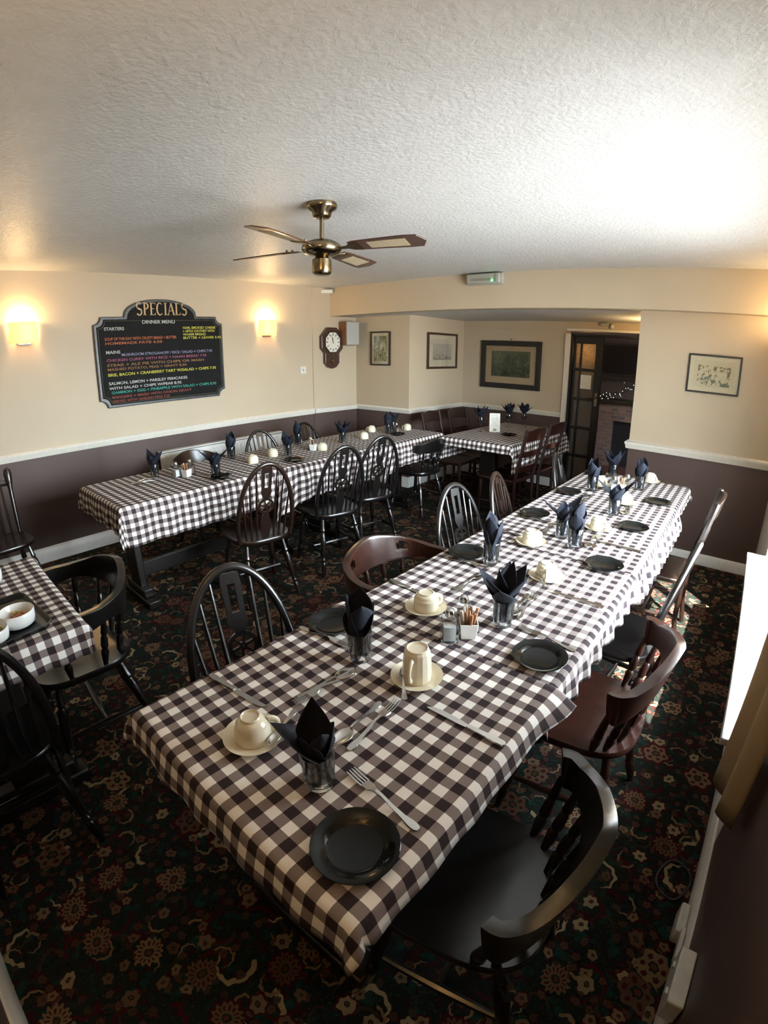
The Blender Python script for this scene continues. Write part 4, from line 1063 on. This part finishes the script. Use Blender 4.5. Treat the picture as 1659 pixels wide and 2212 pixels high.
# SPECIALS in condensed serif capitals drawn as strokes
def serif_word(word, x0, x1, z0, h):
    mb = MB(); n = len(word); WD = {'I': .5, 'L': .9, 'P': .92, 'E': .95, 'A': 1.12, 'C': 1.1}; tot = sum(WD.get(c, 1) for c in word); th, tn = .013, .005; cur = x0
    def bar(a, b, w):
        a = Vector((a[0], a[1])); b = Vector((b[0], b[1])); d = (b-a).normalized(); q = Vector((-d.y, d.x))*w/2
        mb.prism([tuple(a-q), tuple(b-q), tuple(b+q), tuple(a+q)], .0325, .0345, MXW)
    def arc(cx, cz, rx, rz, a0, a1, w0, w1):
        N = 12; ps = []
        for i in range(N+1):
            a = R(a0+(a1-a0)*i/N); ps.append((cx+rx*math.cos(a), cz+rz*math.sin(a), w0+(w1-w0)*math.sin(PI*i/N)))
        for p, q in zip(ps, ps[1:]): bar(p[:2], (q[0], q[1]), (p[2]+q[2])/2)
    for i, ch in enumerate(word):
        step = (x1-x0)*WD.get(ch, 1)/tot; w = step*.76; a = cur+step*.12; cur += step; z1 = z0+h; m = a+w/2
        stem = a+w*.2
        if ch in 'PEIL':
            s_ = m if ch == 'I' else stem
            bar((s_, z0), (s_, z1), th); bar((s_-.014, z0+.002), (s_+.014, z0+.002), .004); bar((s_-.014, z1-.002), (s_+.014, z1-.002), .004)
        if ch == 'P': arc(stem, z1-h*.27, w*.72, h*.26, 90, -90, tn, th)
        if ch == 'E':
            bar((stem, z1-.003), (a+w, z1-.003), tn); bar((stem, z0+.003), (a+w, z0+.003), tn); bar((stem, z0+h*.52), (a+w*.8, z0+h*.52), tn); bar((a+w, z1), (a+w, z1-h*.16), tn); bar((a+w, z0), (a+w, z0+h*.18), tn)
        if ch == 'L': bar((stem, z0+.003), (a+w, z0+.003), tn); bar((a+w, z0), (a+w, z0+h*.2), tn)
        if ch == 'C': arc(m, z0+h/2, w*.5, h*.5, 45, 315, tn, th)
        if ch == 'A':
            bar((a, z0), (m, z1), tn); bar((a+w, z0), (m, z1), th); bar((a+w*.2, z0+h*.35), (a+w*.8, z0+h*.35), tn); bar((a-.01, z0+.002), (a+.01, z0+.002), .004); bar((a+w-.012, z0+.002), (a+w+.012, z0+.002), .004)
        if ch == 'S':
            arc(m, z0+h*.74, w*.42, h*.26, 30, 235, tn, th*.8); arc(m, z0+h*.26, w*.44, h*.26, 65, -150, th*.9, th*.8); bar((m-w*.20, z0+h*.56), (m+w*.18, z0+h*.44), th)
    return mb
obj('specials_lettering', serif_word('SPECIALS', -.235, .245, .384, .104), M_gold, bd, smooth=0)
rows = [('DINNER MENU', -.185, .312, .042, 'w', .30), ('STARTERS', -.515, .262, .036, 'w', .17),
        ('HAM, SMOKED CHEESE', .19, .262, .030, 'y', .33), ('+ APPLE CHUTNEY WITH', .19, .232, .030, 'y', .32), ('WARM BREAD', .19, .203, .028, 'y', .23), ('BUTTER + LEAVES 3.95', .19, .172, .030, 'y', .385),
        ('SOUP OF THE DAY WITH CRUSTY BREAD + BUTTER', -.515, .180, .033, 'o', .64), ('HOMEMADE PATE 4.50', -.515, .146, .030, 'o', .50),
        ('MAINS', -.515, .072, .036, 'w', .12), ('MUSHROOM STROGANOFF / RICE / SALAD + CHIPS 7.95', -.385, .048, .032, 'b', .86),
        ('CHICKEN CURRY WITH RICE + NAAN BREAD 7.95', -.515, .008, .031, 'p', .93), ('STEAK + ALE PIE WITH CHIPS OR MASH', -.515, -.032, .031, 'br', .90), ('MASHED POTATO, PEAS + GRAVY 8.50', -.515, -.066, .029, 'br', .72),
        ('BRIE, BACON + CRANBERRY TART W/SALAD + CHIPS 7.95', -.515, -.112, .033, 'y', 1.02), 
        ('SALMON, LEMON + PARSLEY FISHCAKES', -.515, -.182, .033, 'w', .72), ('WITH SALAD + CHIPS W/PEAS 8.95', -.515, -.222, .031, 'w', .66), ('GAMMON + EGG + PINEAPPLE WITH SALAD + CHIPS 8.95', -.50, -.258, .032, 'g', 1.0),
        ('BANGERS + MASH WITH ONION GRAVY', -.50, -.296, .030, 'r', .74), ('SERVED WITH GARDEN PEAS 7.50', -.50, -.330, .028, 'r', .52)]
for s_, x, z, size, c, w in rows: board_text('chalk_line', s_, x, z, size, CH[c], w)
# wall lamps
M_shade = emit('lit_glass_shade', (1,.60,.22), 1.0); M_bulb = emit('lamp_bulb', (1,.80,.45), 60)
def sconce(label, loc, rot, power=7):
    t = thing('wall_lamp', label, 'wall lamp', loc, rot)
    mb = MB(); mb.box((0,-.008,-.02), (.10,.016,.16)); obj('back_plate', mb, M_brass, t, bevel=.003)
    mb = MB(); N = 14
    def fn(u, v):
        a = PI*u; w = .094+.006*v; d = .078+.012*v
        return (-w*math.cos(a), -.012-d*math.sin(a)**.7, -.09+.155*v)
    mb.grid(fn, N, 6); 
    obj('glass_shade', mb, M_shade, t, smooth=60, solid=.004)
    mb = MB(); mb.lathe([(.0005,-.028),(.012,-.02),(.02,0),(.016,.02),(.0005,.03)], 12, c=(0,-.05,.02)); obj('bulb', mb, M_bulb, t)
    l = bpy.data.lights.new('lamp_light', 'POINT'); l.energy = power; l.color = (1,.67,.31); l.shadow_soft_size = .03
    lo = bpy.data.objects.new('lamp_light', l); COL.objects.link(lo); lo.parent = t; lo.location = (0,-.05,.085)
    return t
sconce('lit wall lamp on the left wall, at the left edge of the photo', (XL(.545)+.001,.545,1.815), ROT_L)
sconce('lit wall lamp on the left wall between the specials board and the clock', (XL(2.795)+.001,2.795,1.815), ROT_L)
sconce('lit wall lamp on the window wall beyond the right edge of the photo', (XW-.001,3.52,1.80), -90)
sconce('lit wall lamp hidden round the corner by the doorway', (XR-.002,4.58,1.68), -90, 10)
sconce('added unseen wall lamp behind the camera, warming the near table', (.10,Y0+.001,1.76), 180, 20)  # extra lamp out of view, added to warm and brighten the near tablecloth
# clock
ck = thing('wall_clock', 'dark octagonal pendulum wall clock on the recess wall', 'clock', (XL2+.066*((3.64-3.405)/.731)+.002, 3.64, 1.655), 90-5.1)
oct_ = lambda r, k=1.0: [(r*math.cos(R(22.5+45*i)), k*r*math.sin(R(22.5+45*i))) for i in range(8)]
mb = MB(); mb.prism(oct_(.163, 1.1), 0, .05, MXW); mb.prism([(-.10,-.12),(-.10,-.235),(-.055,-.285),(.0,-.300),(.055,-.285),(.10,-.235),(.10,-.12)], 0, .048, MXW); fixn(obj('case', mb, M_frame_w, ck, smooth=0, bevel=.004))
mb = MB(); mb.prism(oct_(.120, 1.1), .050, .056, MXW); fixn(obj('bezel', mb, M_frame_b, ck, smooth=0))
mb = MB(); mb.prism(oct_(.108, 1.1), .056, .058, MXW); fixn(obj('dial', mb, plain('ivory_dial', (.62,.60,.52,1), .5), ck, smooth=0))
for i in range(12):
    a = i*PI/6; c, s_ = math.sin(a), math.cos(a)
    p = [(c*.072-s_*.005, s_*.076+c*.005), (c*.072+s_*.005, s_*.076-c*.005), (c*.094+s_*.005, s_*.099-c*.005), (c*.094-s_*.005, s_*.099+c*.005)]
    obj('numeral', MB().prism(p, .058, .0586, MXW), M_dark, ck, smooth=0)
mb = MB(); mb.prism([(-.004,-.01),(.004,-.01),(.002,.056),(-.002,.056)], .059, .0605, MXW @ Matrix.Rotation(R(4),4,'Z')); obj('hour_hand', mb, M_dark, ck, smooth=0)
mb = MB(); mb.prism([(-.003,-.012),(.003,-.012),(.0015,.086),(-.0015,.086)], .061, .0625, MXW @ Matrix.Rotation(R(16),4,'Z')); obj('minute_hand', mb, M_dark, ck, smooth=0)
mb = MB(); mb.box((0,-.052,-.165), (.005,.004,.09)); obj('pendulum_rod', mb, M_brass, ck, smooth=0)
mb = MB(); mb.lathe([(.0005,0),(.022,.001),(.024,.004),(.020,.008),(.0005,.010)], 24, MXW @ Matrix.Translation((0,-.215,.049))); obj('pendulum_bob', mb, M_brass, ck)
# speaker
spk = thing('loudspeaker', 'wooden loudspeaker with pale grey grille hung above the clock corner', 'speaker', (-3.63,3.84,1.755), 82)
mb = MB(); mb.box((0,.075,0), (.18,.15,.27)); obj('cabinet', mb, wood('speaker_wood', (.12,.05,.022,1), (.22,.10,.045,1), .5, coat=.1), spk, bevel=.003)
mb = MB(); mb.box((0,-.008,0), (.172,.016,.262)); obj('grille', mb, plain('pale_grey_grille', (.36,.36,.33,1), .9, nz=.06, nscale=200), spk, bevel=.004)
mb = MB(); mb.box((0,.16,.03), (.05,.05,.06)); obj('bracket', mb, M_dark, spk, bevel=.003)
mb = MB(); mb.tube([(.06,.14,-.05),(.10,.17,-.09),(.12,.16,.08),(.17,.05,.17)], .003, 6); obj('cable', mb, M_grey, spk)
# small fittings
sw = thing('light_switch', 'white square light switch on the left wall by the second lamp', 'switch', (XL(3.262)+.001,3.262,1.352), ROT_L)
mb = MB(); mb.box((0,-.005,0), (.078,.010,.078)); obj('plate', mb, M_plw, sw, bevel=.003); mb = MB(); mb.box((0,-.012,0), (.016,.007,.03)); obj('rocker', mb, M_grey, sw, bevel=.002)
pir = thing('motion_sensor', 'small white motion sensor high in the corner beside the beam', 'sensor', (-3.77,3.58,2.222), 45)
mb = MB(); mb.box((0,0,0), (.13,.05,.045)); obj('housing', mb, M_plw, pir, bevel=.01); mb = MB(); mb.box((-.075,.02,-.004), (.03,.05,.06)); obj('mount', mb, M_grey, pir, bevel=.004)
em = thing('emergency_light', 'emergency light box with a green lamp fixed to the beam', 'emergency light', (-1.80, YB(-1.8)-.002, 2.205), .43)
mb = MB(); mb.box((0,-.02,0), (.35,.04,.10)); obj('base', mb, M_grey, em, bevel=.005)
mb = MB(); mb.box((0,-.055,0), (.325,.05,.088)); t = NT('diffuser_plastic', .35); t.base((.30,.30,.26)); obj('diffuser', mb, t.m, em, bevel=.010)
mb = MB(); mb.box((-.02,-.0815,-.01), (.20,.002,.02)); mb.box((.125,-.0815,0), (.012,.002,.07)); obj('tube_shadow', mb, plain('diffuser_tube_shadow', (.20,.20,.17,1), .4), em, smooth=0)  # tube's shadow put on the diffuser as thin darker strips
mb = MB(); mb.lathe([(.0005,-.006),(.006,0),(.0005,.006)], 10, c=(.095,-.085,-.022)); obj('green_indicator', mb, emit('green_led', (.05,1,.25), 25), em)
ds = thing('door_contact', 'small grey and white alarm contact above the doorway', 'sensor', (-1.10,YK-.001,1.905), 0)
mb = MB(); mb.box((-.045,-.02,.018), (.09,.04,.03)); obj('grey_block', mb, M_grey, ds, bevel=.003); mb = MB(); mb.box((.04,-.02,0), (.03,.04,.045)); obj('white_block', mb, M_plw, ds, bevel=.003)
# radiator
rd = thing('radiator', 'white panel radiator low on the left wall behind the table row', 'radiator', (XL(2.2)+.055,2.205,0), ROT_L)
mb = MB(); n = 28
for i in range(n): mb.box((-.68+1.36*(i+.5)/n, -.035, .43), (1.36/n*.62, .012, .50))
mb.box((0,-.025,.43), (1.37,.016,.56)); obj('front_panel', mb, M_white, rd, bevel=.004)
mb = MB(); mb.box((0,-.0,.722), (1.37,.07,.012)); obj('top_grille', mb, M_white, rd, bevel=.003)
for s in (-1, 1):
    mb = MB(); mb.tube([(s*.66,-.01,.18),(s*.66,-.01,.0)], .008, 8); obj('pipe', mb, M_white, rd)
# ceiling fan
fan = thing('ceiling_fan', 'brass ceiling fan with four dark cane-inset blades', 'ceiling fan', (-1.417,1.387,ZC), 0)
mb = MB(); mb.lathe([(.072,0),(.074,-.012),(.070,-.026),(.048,-.040),(.044,-.060),(.036,-.070),(.012,-.072)], 32, cap0=True); obj('canopy', mb, M_brass, fan, smooth=50)
mb = MB(); mb.tube([(0,0,-.07),(0,0,-.175)], .011, 14); obj('down_rod', mb, M_brass, fan)
mb = MB(); mb.lathe([(.012,-.170),(.045,-.176),(.080,-.190),(.095,-.205),(.097,-.222),(.085,-.240),(.055,-.252),(.03,-.256),(.0005,-.256)], 36); obj('motor_housing', mb, M_brass, fan, smooth=50)
mb = MB(); mb.lathe([(.03,-.254),(.034,-.262),(.046,-.270),(.0475,-.32),(.044,-.338),(.036,-.344),(.0005,-.345)], 28); obj('switch_housing', mb, M_brass, fan, smooth=50)
M_blade = wood('fan_blade_wood', (.030,.012,.006,1), (.075,.028,.014,1), .35); M_cane = plain('woven_cane', (.30,.24,.15,1), .7, nz=.25, nscale=160)
for k, ang in enumerate((17, 107, 197, 287)):
    Mz = Matrix.Rotation(R(ang), 4, 'Z') @ Matrix.Translation((0,0,-.218)) @ Matrix.Rotation(R(-11), 4, 'X')
    P = [(.155,-.040),(.18,-.050),(.44,-.064),(.50,-.060),(.530,0),(.50,.060),(.44,.064),(.18,.050),(.155,.040)]
    b = obj('blade', MB().prism(P, -.003, .003, Mz), M_blade, fan, smooth=0, bevel=.0015)
    obj('cane_panel', MB().prism([(.25,-.034),(.44,-.040),(.44,.040),(.25,.034)], -.0042, .0042, Mz), M_cane, b, smooth=0)
    mb = MB(); mb.prism([(.085,-.012),(.14,-.016),(.165,-.036),(.205,-.040),(.205,.040),(.165,.036),(.14,.016),(.085,.012)], -.0065, -.0032, Mz)
    for y in (-.025, .025): mb.lathe([(.005,0),(.005,.014),(.003,.017),(.0005,.018)], 8, Mz, (.185, y, -.0032))
    obj('blade_bracket', mb, M_brass, b, smooth=30)
# curtain at the near side of the window
def curt(u, v):
    y = .765+.30*u; z = 2.03-1.55*v+.01*math.sin(u*11)
    x = XW-.070-.030*math.sin(u*PI*2*1.9+1.1)*(1 if v > .05 else .5)
    if u < .14: x += .064*(1-u/.14); y += .012*(1-u/.14)
    return (x, y, z)
cu = thing('curtain', 'brown curtain hanging at the near side of the window, lower right of the photo', 'curtain', (0, 0, 0))
mb = MB(); mb.grid(curt, 60, 24); obj('curtain_fabric', mb, M_curtain, cu, smooth=80, solid=.006)
mb = MB(); mb.tube([(XW-.07,.65,2.055),(XW-.07,3.3,2.055)], .012, 10); obj('curtain_pole', mb, M_table, cu)
for y in (.8, 3.2): mb = MB(); mb.box((XW-.036,y,2.055), (.07,.02,.03)); obj('pole_bracket', mb, M_table, cu)
# sockets and cable low on the window wall
sk = thing('wall_socket', 'white double socket box low on the window wall below the curtain', 'socket', (XW-.0015,.50,.20), -90)
mb = MB(); mb.box((0,-.02,0), (.15,.04,.088)); obj('box', mb, M_plw, sk, bevel=.004)
for s in (-1, 1): mb = MB(); mb.box((s*.035,-.043,.012), (.016,.006,.010)); obj('switch', mb, M_plw, sk, bevel=.001)
jb = thing('junction_box', 'white junction box on the skirting board of the window wall', 'box', (XW-.02,.76,.055), -90)
mb = MB(); mb.box((0,-.014,0), (.10,.028,.07)); obj('cover', mb, M_plw, jb, bevel=.006); mb = MB(); mb.box((.09,-.006,.035), (.10,.012,.03)); obj('trunking', mb, M_plw, jb, bevel=.002)
mb = MB(); mb.tube([(.052*math.cos(a)+.58+.004*math.sin(3*a), .93+.075*math.sin(a), .006+.003*(i % 9)/9) for i in range(73) for a in [2*PI*i/36]], .004, 6); tag(obj('cable_coil', mb, M_dark), 'dark cable coiled on the carpet by the window wall', 'cable')

# ------------------------------------------------------------------ light
w = bpy.data.worlds.new('World'); SC.world = w; w.use_nodes = True
bg = w.node_tree.nodes['Background']; bg.inputs[1].default_value = SKY
wt = w.node_tree; tc = wt.nodes.new('ShaderNodeTexCoord'); sx = wt.nodes.new('ShaderNodeSeparateXYZ'); cr = wt.nodes.new('ShaderNodeValToRGB'); mr = wt.nodes.new('ShaderNodeMapRange')
wt.links.new(tc.outputs['Generated'], sx.inputs[0]); wt.links.new(sx.outputs[2], mr.inputs[0]); mr.inputs[1].default_value = -1; mr.inputs[2].default_value = 1
wt.links.new(mr.outputs[0], cr.inputs[0]); wt.links.new(cr.outputs[0], bg.inputs[0])
cr.color_ramp.elements[0].position = .47; cr.color_ramp.elements[0].color = (.43,.435,.44,1)      # ground and buildings outside
cr.color_ramp.elements[1].position = .53; cr.color_ramp.elements[1].color = (.80,.915,1.0,1)     # bright overcast sky
sun = bpy.data.lights.new('sun', 'SUN'); sun.energy = SUN; sun.angle = R(.8); sun.color = (1,.95,.86)
so = bpy.data.objects.new('sun', sun); COL.objects.link(so)
sv = Vector((.47, -.46, 1.0)).normalized()         # towards the sun
so.rotation_euler = sv.to_track_quat('Z', 'Y').to_euler()
pl = bpy.data.lights.new('window_daylight', 'AREA'); pl.shape = 'RECTANGLE'; pl.size = WY1-WY0; pl.size_y = WZ1-WZ0; pl.energy = 1; pl.cycles.is_portal = True
po = bpy.data.objects.new('window_daylight', pl); COL.objects.link(po); po.location = (XW+.262, (WY0+WY1)/2, (WZ0+WZ1)/2); po.rotation_euler = (0, R(90), 0)
po.rotation_euler = Vector((1,0,0)).to_track_quat('Z', 'Y').to_euler()
pn = thing('pendant_lamp', 'small glowing pendant lamp behind the rippled door glass', 'lamp', (-1.52, 5.75, 1.99))
mb = MB(); mb.tube([(0,0,0),(0,0,-.24)], .004, 6); obj('cord', mb, M_dark, pn)
mb = MB(); mb.lathe([(.02,-.23),(.05,-.26),(.095,-.33),(.10,-.43),(.0005,-.44)], 20); obj('shade', mb, emit('pendant_shade', (1,.50,.13), 5), pn)
bl = bpy.data.lights.new('bar_lamp', 'POINT'); bl.energy = 3; bl.color = (1,.6,.25); bl.shadow_soft_size = .1
blo = bpy.data.objects.new('bar_lamp', bl); COL.objects.link(blo); blo.location = (-2.3, 6.2, 1.85)

# ------------------------------------------------------------------ camera (wide clip-on lens: measured fisheye mapping)
cam = bpy.data.cameras.new('camera'); co = bpy.data.objects.new('camera', cam); COL.objects.link(co); SC.camera = co
yaw, pitch, roll = R(37.0684), R(-17.6821), R(.8157)
f = Vector((-math.sin(yaw)*math.cos(pitch), math.cos(yaw)*math.cos(pitch), math.sin(pitch)))
r_ = Vector((math.cos(yaw), math.sin(yaw), 0)); u_ = r_.cross(f)
rr = r_*math.cos(roll)+u_*math.sin(roll); uu = -r_*math.sin(roll)+u_*math.cos(roll)
Mx = Matrix((rr, uu, -f)).transposed().to_4x4(); Mx.translation = (.4116, -.2601, 1.5455); co.matrix_world = Mx
cam.type = 'PANO'; cam.panorama_type = 'FISHEYE_LENS_POLYNOMIAL'; cam.sensor_width = 36; cam.sensor_height = 36; cam.sensor_fit = 'AUTO'; cam.fisheye_fov = PI
cam.fisheye_polynomial_k0 = 0
cam.fisheye_polynomial_k1 = -5.77981980e-02; cam.fisheye_polynomial_k2 = -2.09796089e-04; cam.fisheye_polynomial_k3 = 3.77480362e-05; cam.fisheye_polynomial_k4 = -5.23827998e-07
cam.shift_x = -68.8003/1659; cam.shift_y = -18.316/2212
cam.clip_start = .02
SC.view_settings.view_transform = 'Standard'; SC.view_settings.look = 'None'; SC.view_settings.exposure = EXPO; SC.view_settings.gamma = 1; SC.view_settings.use_curve_mapping = False
SC.cycles.use_denoising = True
SC.cycles.max_bounces = 8; SC.cycles.diffuse_bounces = 5; SC.cycles.glossy_bounces = 3; SC.cycles.transmission_bounces = 4; SC.cycles.transparent_max_bounces = 12
SC.cycles.use_adaptive_sampling = True; SC.cycles.adaptive_threshold = .03
SC.cycles.caustics_reflective = False; SC.cycles.caustics_refractive = False; SC.cycles.sample_clamp_indirect = 6
